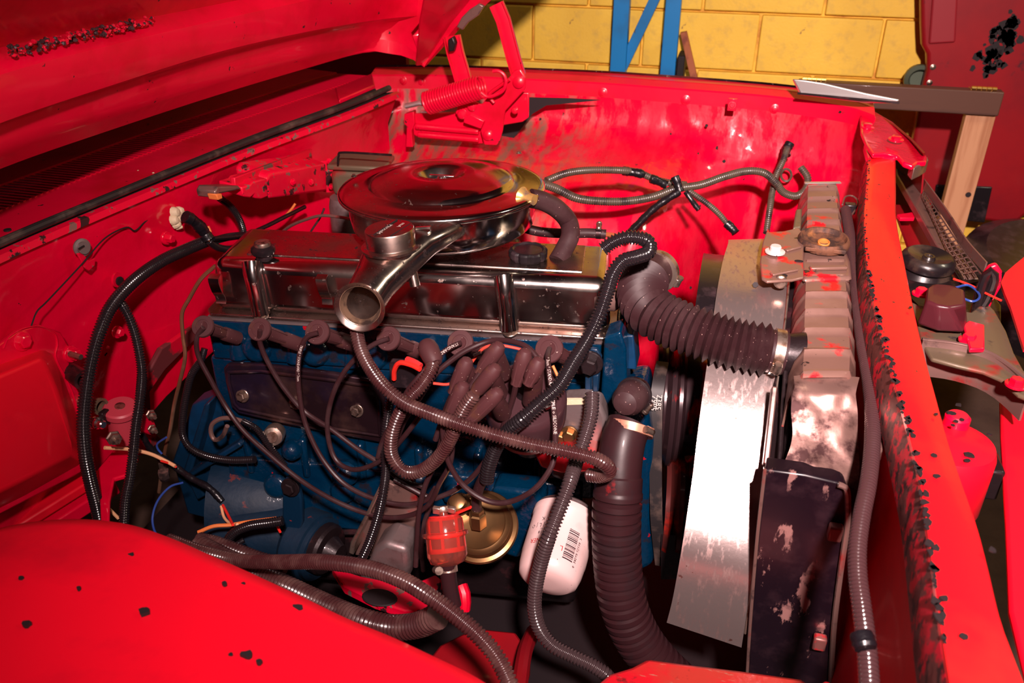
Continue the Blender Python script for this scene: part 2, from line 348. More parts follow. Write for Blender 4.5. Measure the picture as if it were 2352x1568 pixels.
# wooden trestle with brass hinges
t = thing('trestle_frame', 'wooden trestle with dark top rail, pine leg and brass hinges behind the car', 'trestle', (.45, 2.7, 0))
z0 = P(2300, 212, Y=2.7).z; z2 = P(2300, 268, Y=2.7).z; xl = P(1835, 190, Y=2.7).x; xr = P(2308, 212, Y=2.7).x
B().box(((xl+xr)/2, 2.72, (z0+z2)/2), (xr-xl, .04, z0-z2)).build('top_rail', m_dwood, t, bevel=.003)
a = P(2212, 268, Y=2.7); c = P(2292, 270, Y=2.7)
lg = B().box(((a.x+c.x)/2+.005, 2.735, z2/2), (c.x-a.x-.012, .036, z2), ).build('leg', m_lwood, t, bevel=.003, label='pale pine leg with a knot hole')
B().lathe((P(2224, 447, Y=2.717)), (0, -1, 0), [(.008, -.001), (.008, .0012)], 14).build('knot_hole', m_dark, lg)
B().box((xl+.03, 2.735, z2/2), (.07, .036, z2)).build('leg', m_dwood, t, bevel=.003)
for xa, xb in ((1843, 1898), (2238, 2298)):
    a = P(xa, 183, Y=2.7); c = P(xb, 183, Y=2.7); b_ = B()
    for k in range(5): b_.tube([Vector((a.x+(c.x-a.x)*(k+.06)/5, 2.708, z0+.006)), Vector((a.x+(c.x-a.x)*(k+.94)/5, 2.708, z0+.006))], .0055, 8)
    b_.box(((a.x+c.x)/2, 2.725, z0+.0012), (c.x-a.x, .03, .0024)); b_.build('brass_hinge', m_brass, t)
# red body panel standing against the wall on the right
t = thing('spare_door_panel', 'dull red spare body panel with a black scuff standing against the wall', 'body panel', (1.05, 3.05, 0))
pts = PL([(2112, -260), (2116, 60), (2118, 105), (2129, 125), (2130, 160), (2121, 195), (2108, 260), (2098, 320), (2086, 400), (2095, 470), (2130, 490), (2220, 502), (2300, 512), (2340, 508), (2362, 490), (2520, 480), (2560, -260)], Y=3.02)
B().plate(pts, (0, .05, 0)).build('panel_skin', m_reddull, t, bevel=.012, seg=3)
B().plate(PL([(2160, -240), (2213, -240), (2195, 98), (2133, 102)], Y=3.012), (0, .012, 0)).build('raised_panel', M('rosy_red', (.26, .012, .02), .5), t, bevel=.008, seg=3)
for q in ((2143, 154), (2135, 190)): B().bolt(P(*q, Y=3.02), (0, -1, 0), .006, .006).build('bolt', m_bolt, t)
B().plate(PL([(2150, 425), (2280, 430), (2262, 512), (2140, 500)], Y=3.01), (0, .012, 0)).build('rubber_pad', m_black, t, bevel=.004)
def scuff(pc, n, sx, sz, seed):                        # worn dark patch, raised like peeling paint
    rr = random.Random(seed); b_ = B()
    for _ in range(n):
        c = Vector((pc.x+rr.gauss(0, sx), pc.y, pc.z+rr.gauss(0, sz))); k = rr.randint(5, 8); r = rr.uniform(.004, .016)
        b_.plate([c+Vector((math.cos(i*6.283/k)*r*rr.uniform(.5, 1.2), 0, math.sin(i*6.283/k)*r*rr.uniform(.6, 1.3))) for i in range(k)], (0, .002, 0))
    return b_
scuff(P(2310, 80, Y=3.019), 60, .022, .03, 3).add(*(lambda q: (q.v, q.f))(scuff(P(2275, 135, Y=3.019), 40, .02, .02, 4))).build('black_scuff', m_dark, t, smooth=False, kind='stuff')
o = B().lathe(P(2108, 178, Y=3.1), (0, -1, 0), [(.040, 0), (.045, .01), (.045, .03), (.034, .04), (.028, .03), (.028, .012)], 24).build('pipe_flange', m_greenm)
tag(o, 'round green-grey ring peeping from behind the red spare panel', 'ring')
# tyre lying beyond the grille at the right edge
o = B().lathe(P(2345, 655, Y=2.5)+Vector((.12, .1, -.05)), (.1, -.2, 1), [(.12, -.09), (.22, -.10), (.27, -.07), (.29, 0), (.27, .07), (.22, .10), (.12, .09)], 40).build('tyre', m_black)
tag(o, 'black tyre lying beyond the car at the right edge', 'tyre')

# ---------------------------------------------------------------- the red car: body shell
car = thing('red_car', 'red painted car body shell around the open engine bay', 'car', (-.4, 1.4, .2))
def rows(*r): return list(r)
N_ = 60
K0 = dn(PL([(-400, 560), (-200, 478), (0, 398), (250, 300), (500, 212), (700, 165), (860, 140)], Z=1.03), N_)
K2 = dn(PL([(-400, 668), (-200, 577), (0, 487), (250, 389), (450, 312), (650, 243), (800, 192), (855, 176)], Z=1.004), N_)
K3 = dn(PL([(-400, 735), (-200, 640), (0, 546), (200, 463), (400, 381), (600, 302), (800, 230), (862, 203)], Z=1.0), N_)
K3b = [p+Vector((.006, 0, -.012)) for p in K3]
K4 = dn(PL([(-400, 782), (-200, 683), (0, 586), (200, 499), (400, 416), (600, 335), (800, 262), (920, 212)], Z=.985), N_)
K4a = [p+Vector((-.012, 0, .004)) for p in K4]
cowl = B().grid([[p+Vector((-.01, 0, 0)) for p in K2], K2, K3], .004, Vector((-1, 1.4, 2))).build('cowl_panel', m_red, car)
# recessed dark plenum under the slats, then the slats one by one
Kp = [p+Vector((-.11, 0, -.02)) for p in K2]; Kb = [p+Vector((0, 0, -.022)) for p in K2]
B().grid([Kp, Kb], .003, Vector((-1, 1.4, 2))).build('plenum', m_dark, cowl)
B().grid([[p+Vector((-.5, 0, .03)) for p in K2], [p+Vector((-.105, 0, .006)) for p in K2]], .004, Vector((-1, 1.4, 2))).build('cowl_rear', m_red, cowl)
B().grid([[p+Vector((-.42, 0, .03)) for p in K2], [p+Vector((-.75, 0, .42)) for p in K2]], .005, Vector((-1, 1.4, 2))).build('windscreen', M('dark_windscreen', (.008, .006, .008), .12, 0, .3), car)
B().box((-2.0, 3.02, .9), (1.7, .03, 1.6)).build('door_side', m_reddull, car, smooth=False)
K2d, _ = catmull(K2, .0125); slat = None
for i, p in enumerate(K2d[2:]):
    if i > 126: break
    if slat is None:
        rl = car.location; b_ = B().box((0, 0, 0), (.108, .0062, .0014), (1, 0, 0), (0, 1, .06))
        b_.v = [v+rl for v in b_.v]; slat = b_.build('slat', m_red, cowl, smooth=False); o = slat
    else: o = slat.copy(); COL.objects.link(o)
    o.location = p+Vector((-.056, .0, .001))-car.location
B().grid([K3, K3b, [p+Vector((.003, 0, -.003)) for p in K4a]], .003, Vector((0, 1.4, 2))).build('seal_channel', m_dark, cowl)
B().grid([[p+Vector((-.013, 0, .002)) for p in K4], K4, [p+Vector((.002, 0, -.012)) for p in K4]], .003).build('cowl_lip', m_redchip, cowl)
sp = [a.lerp(b, .55)+Vector((0, 0, .007)) for a, b in zip(K3, K4)]
B().tube(sp[::3], .0075, 10).build('rubber_seal', m_seal, cowl)
B().lathe(P(17, 528, Z=1.002), (0, 0, 1), [(.006, -.001), (.006, .0012)], 14).build('drain_hole', m_dark, cowl)
for q in ((317, 392), (352, 397), (480, 354)): B().lathe(P(q[0], q[1], Z=1.001), (0, 0, 1), [(.0025, 0), (.0015, .001)], 8).build('paint_chip', m_cream, cowl)
# cowl end block beside the far fender
B().plate(PL([(770, 212), (855, 178), (862, 205), (780, 240)], Z=1.0)+[], (0, 0, .012)).build('cowl_end', m_red, cowl, bevel=.003)
# firewall
fr = []
for i, p in enumerate(K4):
    bz = interp([(.2, .5), (1.12, .50), (1.25, .54), (1.31, .56), (1.6, .62), (2.2, .62)], p.y)
    col = []
    for k in range(11):
        z = p.z-.012+(bz-p.z)*k/10
        bul = .022*smooth01(1.62, 1.45, p.y) * smooth01(.98, .90, z)      # flat raised field near side of the step
        bul += .012*math.exp(-((p.y-1.9)/.18)**2-((z-.7)/.12)**2)
        col.append(Vector((p.x-.012-.03*min(1, k/2)+bul, p.y, z)))
    fr.append(col)
B().grid([list(c) for c in zip(*fr)], .004).build('firewall', m_redgl, car, angle=50)
# behind / below the firewall opening: dark tunnel
B().grid([[Vector((-1.6, -.1, .55)), Vector((-1.6, 2.6, .55))], [Vector((-1.6, -.1, .1)), Vector((-1.6, 2.6, .1))]], .01, Vector((0, 1.4, .3))).build('tunnel_back', m_dark, car)
fwx = -1.075
# raised heater blank at lower left of the firewall
def onF(x, y, dx=0): return P(x, y, X=fwx+dx)
outer = [onF(*q) for q in ((-120, 900), (-10, 838), (100, 800), (122, 812), (150, 872), (182, 960), (196, 1050), (190, 1066), (60, 1140), (-120, 1230))]
inner = [onF(q[0], q[1], .055) for q in ((-120, 925), (0, 860), (92, 822), (104, 830), (130, 890), (158, 975), (166, 1035), (160, 1048), (50, 1105), (-120, 1190))]
b_ = B(); n = len(outer); b_.add(outer+inner+[p+Vector((-.02, 0, 0)) for p in outer], [tuple(range(n, 2*n))]+[(i, (i+1) % n, (i+1) % n+n, i+n) for i in range(n)]+[(i+2*n, (i+1) % n+2*n, (i+1) % n, i) for i in range(n)]+[tuple(range(3*n-1, 2*n-1, -1))])
b_.build('heater_blank', m_redsat, car, bevel=.010, seg=4)
# flange plate around it and weatherstrip seams
fl = [onF(*q, .006) for q in ((-120, 800), (0, 790), (40, 760), (90, 745), (140, 762), (162, 800), (160, 850), (185, 905), (205, 980), (208, 1075), (60, 1150), (-120, 1245))]
B().plate(fl, (-.01, 0, 0)).build('flange_plate', m_redgl, car, bevel=.003)
for nm, pts in (('seam_bead', [(8, 800), (22, 772), (60, 752), (95, 750), (125, 765), (132, 790), (128, 820), (150, 865), (168, 905), (185, 965)]),
                ('seam_bead', [(72, 748), (85, 715), (110, 690), (185, 610), (240, 548), (290, 522), (310, 530), (330, 512), (345, 500)])):
    B().tube([onF(x, y, .007 if nm else 0) for x, y in pts], .0014, 6, .006).build(nm, m_redgl if pts[0][0] < 20 else m_dark, car)
# firewall fittings
def fwbolt(x, y, r, h, m=m_redgl, dx=.006, name='bolt'):
    return B().bolt(onF(x, y, dx), (1, -.15, .05), r, h).build(name, m, car)
fwbolt(50, 783, .011, .012); fwbolt(160, 812, .010, .022); fwbolt(268, 762, .008, .014); fwbolt(380, 546, .009, .02, dx=.02); fwbolt(213, 970, .0075, .012, m_silver, .02)
B().tube([onF(160, 812, .02), onF(186, 820, .045)], .005, 8).build('stud', m_bolt, car)
B().lathe(onF(267, 642, .0), (1, 0, 0), [(.014, 0), (.014, .004), (.008, .004)], 18).build('grommet', m_redgl, car)
B().lathe(onF(272, 645, .005), (1, 0, 0), [(.008, 0), (.009, .004)], 12).build('wire_hole', m_dark, car)
for q in ((125, 845), (247, 798), (272, 760)): B().lathe(onF(*q, .008), (1, 0, 0), [(.004, 0), (.002, .004)], 8).build('drip', m_redgl, car)
# heater pipe stubs
for (x0, y0, x1, y1, r) in ((160, 852, 195, 874, .016), (184, 920, 233, 934, .014)):
    b_ = B(); a, c = onF(x0, y0, .0), onF(x1, y1, .05); b_.lathe(a, c-a, [(r, 0), (r, (c-a).length*.85), (r*1.12, (c-a).length*.88), (r*1.12, (c-a).length), (r*.8, (c-a).length), (r*.78, (c-a).length*.6)], 20)
    b_.build('heater_pipe', m_olive if r < .015 else m_iron, car)
# lower left body rails
b_ = B(); A_, C_ = P(-60, 1258, Z=.50), P(215, 1088, Z=.52); b_.bar(A_, C_, .05, .02); b_.build('toe_board_rail', m_redsat, car, bevel=.004)
b_ = B(); A_, C_ = P(60, 1240, Z=.47), P(260, 1110, Z=.49); b_.bar(A_, C_, .04, .03); b_.build('toe_board_rail', m_redgl, car, bevel=.004)
b_ = B().plate(PL([(212, 1090), (262, 1030), (300, 1035), (318, 1048), (296, 1088), (262, 1098), (252, 1150), (250, 1210), (232, 1210), (228, 1130)], Z=.56), (0, 0, -.01))
b_.build('crossmember_corner', m_redgl, car, bevel=.003)
B().plate([onF(*q, .035) for q in ((325, 920), (345, 850), (372, 800), (432, 758), (470, 735), (476, 752), (440, 790), (380, 850), (345, 900), (350, 985), (375, 1010), (330, 1045), (310, 1050), (300, 1000))], (-.012, 0, 0)).build('tunnel_flange', M('weathered_flange', (.16, .03, .035), .5, .2, 0, [(RED, 14, .5, .56, 7)]), car, bevel=.003)

# far fender: inner rail, outer skin, bolts
T_ = dn(PL([(850, 172), (1000, 172), (1210, 181), (1380, 190), (1530, 201), (1700, 214), (1820, 226), (1950, 246), (2010, 266)], Z=1.0), 40)
T0 = [p+Vector((0, .055+.02*smooth01(-.9, -.2, p.x), .012)) for p in T_]
T1 = [p+Vector((0, .035, .010)) for p in T_]; T2 = [p+Vector((0, .004, 0)) for p in T_]
T3 = [p+Vector((0, -.0, -.004)) for p in T_]; T4 = [p+Vector((0, -.002, -.043)) for p in T_]; T5 = [p+Vector((0, .02, -.048)) for p in T_]
rail = B().grid([T0, T1, [p+Vector((0, .003, 0)) for p in T1], T2, T3, T4, T5], .003, Vector((0, 1, 1.6))).build('far_fender_rail', m_red, car, angle=25)
T9 = [p+Vector((0, .03, -.3)) for p in T0]
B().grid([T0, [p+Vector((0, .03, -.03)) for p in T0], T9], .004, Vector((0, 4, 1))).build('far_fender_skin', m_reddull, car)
tr = [p+Vector((0, 0, .012)) for p in T0[12:]]
B().grid([[p+Vector((0, .006, .003)) for p in T0], [p+Vector((0, -.004, .005)) for p in T0], [p+Vector((0, -.008, .0)) for p in T0]], .003, Vector((0, 1, 3))).build('chrome_moulding', m_chrome, rail, label='thin bright moulding along the fender top')
for x, y in ((1385, 212), (1575, 229), (1780, 250), (925, 185), (968, 188)):
    q = P(x, y, Z=1.0); yy = min(T3, key=lambda t: abs(t.x-q.x)).y-.003
    B().bolt(P(x, y, Y=yy), (0, -1, .1), .0085, .007).build('bolt', m_red, rail)
q = P(1682, 240, Y=2.27); b_ = B().box(q, (.022, .008, .03)); b_.bolt(q+Vector((0, -.004, 0)), (0, -1, .1), .007, .008); b_.build('clip', m_red, rail, bevel=.002)
# spear moulding piece lying at the front end
sp_ = [(1820, 181), (1848, 183), (1893, 190), (1990, 213), (2068, 228), (2062, 237), (1990, 236), (1838, 217), (1832, 205)]
a = P(1820, 181, Y=2.24); b_ = B().plate([P(x, y, Y=2.24-.05*(x-1820)/250) for x, y in sp_], (0, .012, -.004))
o = b_.build('fender_spear', m_bright, bevel=.004, seg=3); tag(o, 'bright chrome pointed trim piece lying on the far fender front end', 'trim')
b_ = B().bar(P(1832, 214, Y=2.235), P(2066, 236, Y=2.18), .004, .005); b_.build('lower_edge', m_iron, None).parent = None
eb = bpy.data.objects[b_ and 'lower_edge']; eb.parent = o; eb.location = eb.location-o.location
# fender nose
ns = [(1975, 248), (2010, 255), (2052, 280), (2090, 312), (2118, 342), (2131, 360), (2128, 371), (2108, 372), (2098, 380), (2075, 372), (2062, 357), (2035, 352), (2005, 352), (1990, 330), (1978, 302)]
nose = B().plate([P(x, y, Z=.99-.02*smooth01(1980, 2130, x)) for x, y in ns], (0, 0, -.012)).build('fender_nose', m_redgl, car, bevel=.004, seg=3)
B().plate([P(x, y, Z=.965) for x, y in ((2090, 372), (2112, 366), (2131, 358), (2133, 366), (2118, 376), (2100, 384))], (0, 0, -.03)).build('nose_lip', m_greysteel, nose, bevel=.003)
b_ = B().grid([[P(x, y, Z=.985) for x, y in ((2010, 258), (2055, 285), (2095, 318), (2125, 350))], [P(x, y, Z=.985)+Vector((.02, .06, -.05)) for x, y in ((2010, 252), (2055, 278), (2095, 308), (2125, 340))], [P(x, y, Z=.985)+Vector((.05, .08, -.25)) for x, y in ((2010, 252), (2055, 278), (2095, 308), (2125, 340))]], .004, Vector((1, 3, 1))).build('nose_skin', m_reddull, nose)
for x, y, r in ((1993, 292, .010), (2058, 321, .011)): B().bolt(P(x, y, Z=.99), (0, -.1, 1), r, .009).build('bolt', m_redgl, nose)
# far wheel apron (wheelhouse dome flowing into a flat panel)
dome = [(2.335, .962), (2.332, .93), (2.322, .895), (2.29, .868), (2.21, .852), (2.12, .838), (2.03, .815), (1.955, .78), (1.905, .72), (1.885, .62), (1.875, .5), (1.87, .38), (1.87, .25)]
flat = [(2.335, .962), (2.326, .93), (2.318, .89), (2.312, .86), (2.306, .82), (2.302, .77), (2.298, .72), (2.294, .66), (2.29, .60), (2.286, .53), (2.28, .45), (2.275, .36), (2.27, .25)]
def resamp(tab, n=5):
    q = dn([Vector((0, y, z)) for y, z in tab], (len(tab)-1)*n); return [(p.y, p.z) for p in q]
D2, F2 = resamp(dome), resamp(flat); ar = []
tt = [(p.x, p.y) for p in T3]
for i in range(121):
    X_ = -.98+1.36*i/120; w = smooth01(.10, -.20, X_)*(1-.0*X_); w2 = smooth01(-1.0, -.62, X_)
    yo = 0.; yy = interp(tt, X_)-2.338
    c_ = []
    for k, ((dy, dz), (fy, fz)) in enumerate(zip(D2, F2)):
        ww = w*(.55+.45*w2)
        y_ = fy+(dy-fy)*ww+yy; z_ = fz+(dz-fz)*ww
        s_ = k/len(D2)
        if .06 < s_ < .30: y_ -= .015*max(0, math.sin((X_+.02)*62))**3*smooth01(.05, -.1, X_)*math.sin((s_-.06)/.24*math.pi)
        nv = noise.noise(Vector((X_*9, y_*7, z_*9)))*.006+noise.noise(Vector((X_*24, y_*14, z_*20)))*.0075*smooth01(-.35, -.2, X_)*smooth01(.25, .05, X_)*smooth01(.74, .82, z_)
        y_ += nv*smooth01(0, .08, s_); z_ += nv*.5*smooth01(.05, .12, s_)
        # pressed crease running across the flat panel
        if X_ > -.1: y_ += -.006*math.exp(-((z_-(.835+.10*(X_)))/.008)**2)*smooth01(-.1, .0, X_)
        c_.append(Vector((X_, y_, z_)))
    ar.append(c_)
fa = B().grid([list(c) for c in zip(*ar)], .004).build('far_wheel_apron', m_apron, car, angle=60)
B().lathe(P(1914, 397, Y=2.29), (0, -1, 0), [(.008, 0), (.006, .004)], 12).build('plug', m_iron, fa)
B().lathe(P(1623, 288, Y=2.315), (0, -1, 0), [(.004, 0), (.004, .003)], 10).build('drill_hole', m_dark, fa)
for x, y, s_ in ((1648, 338, .006), (1665, 365, .005), (1600, 355, .003), (1605, 470, .003), (1638, 590, .006), (1585, 655, .004), (1240, 230+40, .004), (1540, 310, .004)):
    hit = min((p for c in ar for p in c), key=lambda p: ((p-CAM).normalized()-(P(x, y, d=1)-CAM).normalized()).length)
    b_ = B(); rr = random.Random(x)
    b_.plate([hit+Vector((math.cos(i*1.05)*s_*rr.uniform(.5, 1.3), -.004, math.sin(i*1.05)*s_*rr.uniform(.5, 1.2)-.0)) for i in range(6)], (0, .003, 0)); b_.build('paint_chip', m_dark, fa, smooth=False)
B().plate([P(x, y, Y=2.285) for x, y in ((1212, 224), (1300, 226), (1380, 230), (1320, 236), (1255, 242), (1222, 262), (1190, 305), (1165, 335), (1140, 338), (1150, 290), (1208, 276))], (0, .004, 0)).build('gap_shade_sheet', m_dark, fa)  # dark sheet put in for the shaded gap under rail and hinge
# radiator support: sweeping red beam with peeling inner edge
Lf = [(1995, 352), (1990, 430), (1985, 500), (1990, 600), (2008, 700), (2033, 800), (2062, 900), (2088, 1000), (2112, 1100), (2128, 1200), (2142, 1300), (2158, 1420), (2182, 1568), (2210, 1760)]
Rt = [(2055, 352), (2055, 430), (2056, 500), (2075, 600), (2095, 700), (2118, 800), (2145, 900), (2172, 1000), (2205, 1100), (2240, 1200), (2266, 1300), (2295, 1420), (2350, 1568), (2420, 1760)]
LW, RW = dn([P(x, y, Z=.972) for x, y in Lf], 60), dn([P(x, y, Z=.968) for x, y in Rt], 60)
sup = B().grid([[p+Vector((-.001, 0, -.006)) for p in LW], LW, [a.lerp(b, .3)+Vector((0, 0, .003)) for a, b in zip(LW, RW)], [a.lerp(b, .7)+Vector((0, 0, .003)) for a, b in zip(LW, RW)], RW, [p+Vector((.004, 0, -.008)) for p in RW], [p+Vector((.004, 0, -.03)) for p in RW]], .003, Vector((.3, 1, 3))).build('radiator_support_beam', m_beam, car, angle=40)
B().grid([[p+Vector((-.001, 0, -.005)) for p in LW], [p+Vector((-.006, 0, -.03)) for p in LW], [p+Vector((-.006, 0, -.065)) for p in LW]], .003, Vector((-1, 1, 1.2))).build('beam_inner_face', m_peel, sup)
B().grid([[p+Vector((-.006, 0, -.065)) for p in LW], [p+Vector((.014, 0, -.085)) for p in LW], [p+Vector((.014, 0, -.20)) for p in LW], [p+Vector((0, 0, -.50)) for p in LW]], .003, Vector((-1, 1, .9))).build('radiator_panel', m_redsat, car, angle=50)
# beam end gusset by the fender
B().plate([P(x, y, Z=.975) for x, y in ((1985, 330), (2002, 312), (2040, 318), (2062, 345), (2058, 362), (1994, 362))], (0, 0, -.02)).build('corner_gusset', m_redgl, sup, bevel=.005, seg=3)
# black chips along the beam edge
b_ = B(); rr = random.Random(5)
for i in range(0, 56):
    for _ in range(2 if i < 20 else 3):
        p = LW[i].lerp(LW[i+1], rr.random())+Vector((rr.uniform(-.002, .004), 0, .001)); s_ = rr.uniform(.0012, .0042)*(1 if i > 24 else .45)
        b_.plate([p+Vector((math.cos(k*.9)*s_*rr.uniform(.5, 1.6), math.sin(k*.9)*s_*rr.uniform(.8, 2.4), .0)) for k in range(7)], (0, 0, .0012))
for x, y in ((2146, 1045), (2152, 1092), (2280, 1262), (2168, 1372), (2215, 1460), (2150, 890+60), (2092, 705), (2020, 735), (2108, 1040)):
    p = P(x, y, Z=.9755); s_ = .004 if y > 1000 else .0025
    b_.plate([p+Vector((math.cos(k*.9)*s_*rr.uniform(.6, 1.3), math.sin(k*.9)*s_*rr.uniform(.6, 1.2), -.001)) for k in range(7)], (0, 0, .0015))
b_.build('paint_chips', m_dark, sup, smooth=False, kind='stuff')

# near wheel apron: the big bulge at bottom left
E_ = [(-300, 1330), (-150, 1262), (0, 1216), (100, 1198), (200, 1193), (300, 1205), (400, 1238), (500, 1283), (600, 1328), (700, 1372), (800, 1420), (900, 1462), (1000, 1510), (1080, 1550), (1160, 1600), (1300, 1680)]
Ew = dn([P(x, y, Z=.84) for x, y in E_], 60); cN = Vector((-.55, .18, .86)); rws = []
def napr(p, t):                                       # t<0 outside the crest (drops), t>0 towards the fender
    if t < 0: return p+Vector((.0, .02*min(1, -t*4), 0))+(p-cN).normalized()*(-t*.05)+Vector((0, 0, t*.42))
    q = p.lerp(Vector((p.x*.9-.05, .05, .86)), t); q.z = p.z+.055*math.sin(min(1, t*1.5)*math.pi/2)-.02*t+noise.noise(q*6)*.005; return q
for t_ in (-1, -.75, -.5, -.3, -.18, -.1, -.05, 0, .03, .07, .12, .2, .3, .4, .5, .6, .7, .8, .9, 1):
    rws.append([napr(p, t_)+(Vector((0, 0, -.012)) if -.06 < t_ < 0 else Vector((0, 0, 0)))*0 for p in Ew])
na = B().grid(rws, .005, Vector((-.4, .6, 3))).build('near_wheel_apron', m_redsat, car, angle=80)
allp = [p for r in rws[7:] for p in r]
b_ = B(); rr = random.Random(9)
for x, y, s_ in ((332, 1403, .006), (132, 1391, .004), (684, 1397, .007), (638, 1386, .004), (302, 1275, .004), (422, 1324, .003), (516, 1339, .003), (567, 1503, .006), (620, 1430, .004), (530, 1504, .003), (60, 1432, .005), (75, 1477, .005), (560, 1341, .003), (1000, 1560, .003), (870, 1530, .004), (48, 1328, .003), (180, 1350, .0025), (595, 1519, .003)):
    dr = (P(x, y, d=1)-CAM).normalized(); hit = min(allp, key=lambda p: ((p-CAM).normalized()-dr).length); hit = CAM+dr*(hit-CAM).length
    k = rr.randint(7, 9); b_.plate([hit+Vector((math.cos(i*6.283/k)*s_*rr.uniform(.7, 1.2), math.sin(i*6.283/k)*s_*rr.uniform(.5, 1.0), -.003)) for i in range(k)], (0, 0, .0045))
b_.build('paint_chips', m_dark, na, smooth=False, kind='stuff')
# near frame rail and bits low down in the bay
br_ = B().plate([P(x, y, Z=.50) for x, y in ((760, 1300), (830, 1322), (900, 1335), (960, 1335), (1000, 1318), (1015, 1330), (1010, 1352), (1058, 1352), (1050, 1385), (1000, 1398), (930, 1402), (860, 1380), (790, 1345))], (0, 0, -.02)).build('mount_bracket', m_redchip, car, bevel=.003)
B().lathe(P(872, 1372, Z=.502), (0, 0, 1), [(.030, 0), (.028, .002)], 20, .6).build('slot', m_dark, br_)
B().tube([P(1060, 1345, Z=.52), P(1068, 1370, Z=.51), P(1066, 1400, Z=.49)], .010, 10).build('bracket_ear', m_red, br_)
B().plate([P(x, y, Z=.42) for x, y in ((940, 1568), (1010, 1480), (1090, 1440), (1185, 1450), (1220, 1500), (1190, 1600), (1180, 1700), (900, 1700))], (0, 0, -.05)).build('frame_rail', m_reddull, car, bevel=.005)  # darker red puts the shade of the deep bay into the colour
B().tube([P(1190, 1600, Z=.5), P(1205, 1500, Z=.47), P(1225, 1450, Z=.42)], .012, 10).build('frame_tube', m_reddull, car)  # same shaded red as the rail
B().plate([P(x, y, Z=.60) for x, y in ((1372, 1568), (1400, 1545), (1450, 1530), (1488, 1510), (1560, 1520), (1700, 1537), (1840, 1556), (1870, 1575), (1900, 1556), (1925, 1580), (1935, 1700), (1340, 1700))], (0, .0, -.03)).build('lower_crossmember', M('worn_orange_red', (.42, .03, .02), .45, .1, .1, [((.55, .005, .015), 10, .45, .6), ((.35, .18, .12), 30, .62, .70, 8, (1, 4, 1)), ((.04, .01, .01), 20, .62, .70)], (40, .5, .003)), car, bevel=.006)
B().box((-.3, 1.3, .12), (1.9, 2.0, .02)).build('splash_pan', m_dark, car, smooth=False)
B().grid([[Vector((.30, .2, .75)), Vector((.30, 2.3, .75))], [Vector((.30, .2, .15)), Vector((.30, 2.3, .15))]], .01, Vector((-1, 1.4, .4))).build('front_lower_panel', m_redsat, car)
# ---------------------------------------------------------------- open hood
hood = thing('hood', 'open red hood with a dark underside and folded rear edge above the cowl', 'hood', (-1.0, 1.4, 1.05))
def hl(pts): return dn([P(x, y, X=X) for x, y, X in pts], 50)
L0 = hl([(-700, 700, -.99), (-300, 520, -1.01), (0, 388, -1.02), (250, 300, -1.03), (500, 218, -1.02), (700, 158, -.98), (830, 122, -.92), (900, 120, -.86), (945, 132, -.81), (975, 152, -.774)])
L1 = hl([(-700, 650, -.95), (-300, 470, -.97), (0, 345, -.98), (250, 257, -.99), (500, 176, -.985), (700, 126, -.95), (850, 98, -.90), (940, 84, -.83), (990, 80, -.775), (1008, 100, -.745)])
L2 = hl([(-700, 628, -.948), (-300, 450, -.968), (0, 324, -.978), (250, 237, -.988), (500, 158, -.983), (700, 108, -.948), (850, 82, -.898), (940, 68, -.828), (1000, 62, -.765), (1018, 82, -.735)])
L3 = hl([(-700, 580, -.915), (-300, 410, -.93), (0, 283, -.94), (250, 198, -.95), (500, 120, -.945), (700, 74, -.915), (850, 48, -.87), (940, 38, -.80), (1010, 34, -.745), (1050, 28, -.70)])
L4 = hl([(-700, 440, -.90), (-300, 290, -.915), (0, 172, -.925), (250, 105, -.935), (500, 46, -.93), (700, 2, -.90), (850, -32, -.855), (960, -60, -.78), (1040, -90, -.72), (1110, -120, -.66)])
L5 = [p+Vector((-.035, 0, .03)) for p in L4]
L6 = [p+Vector((.56, 0, .415)) for p in L5]
L00 = [p+Vector((-.012, 0, .03)) for p in L0]
B().grid([L00, L0, [a.lerp(b, .5)+Vector((.002, 0, .004)) for a, b in zip(L0, L1)], L1, L2, [a.lerp(b, .5)+Vector((-.006, 0, .008)) for a, b in zip(L2, L3)], L3, [a.lerp(b, .5)+Vector((.004, 0, 0)) for a, b in zip(L3, L4)], L4, L5], .004, Vector((0, 1.2, .8))).build('inner_frame', m_red, hood, angle=40)
sk = B().grid([[p+Vector((-.02, 0, .012)) for p in L5], L6], .004, Vector((0, 1.2, .8))).build('inner_skin', m_reddull, hood)  # hood underside shade put into a duller red than the frame
# outer skin of the hood above
B().grid([L00, [p+Vector((-.03, 0, .08)) for p in L0], [p+Vector((.46, 0, .60)) for p in L0]], .004, Vector((-2, 1.4, 3))).build('outer_skin', m_red, hood)
# side frame going up from the rear far corner
sd = [(978, 152), (1000, 128), (1030, 95), (1060, 62), (1090, 36), (1130, -2), (1200, -70)]
s0 = [P(x, y, Y=2.17) for x, y in sd]; s0 = dn(s0+[s0[-1]+Vector((.28, 0, .25)), s0[-1]+Vector((.36, 0, .31))], 24)
tq = [min(1, i/9) for i in range(len(s0))]
B().grid([s0]+[[p+Vector(v)*(.12+.88*t) for p, t in zip(s0, tq)] for v in ((-.012, -.04, .012), (-.03, -.05, .03), (-.04, -.10, .04), (-.06, -.40, .09))], .004, Vector((0, 1.2, .8))).build('side_frame', m_red, hood, angle=40)
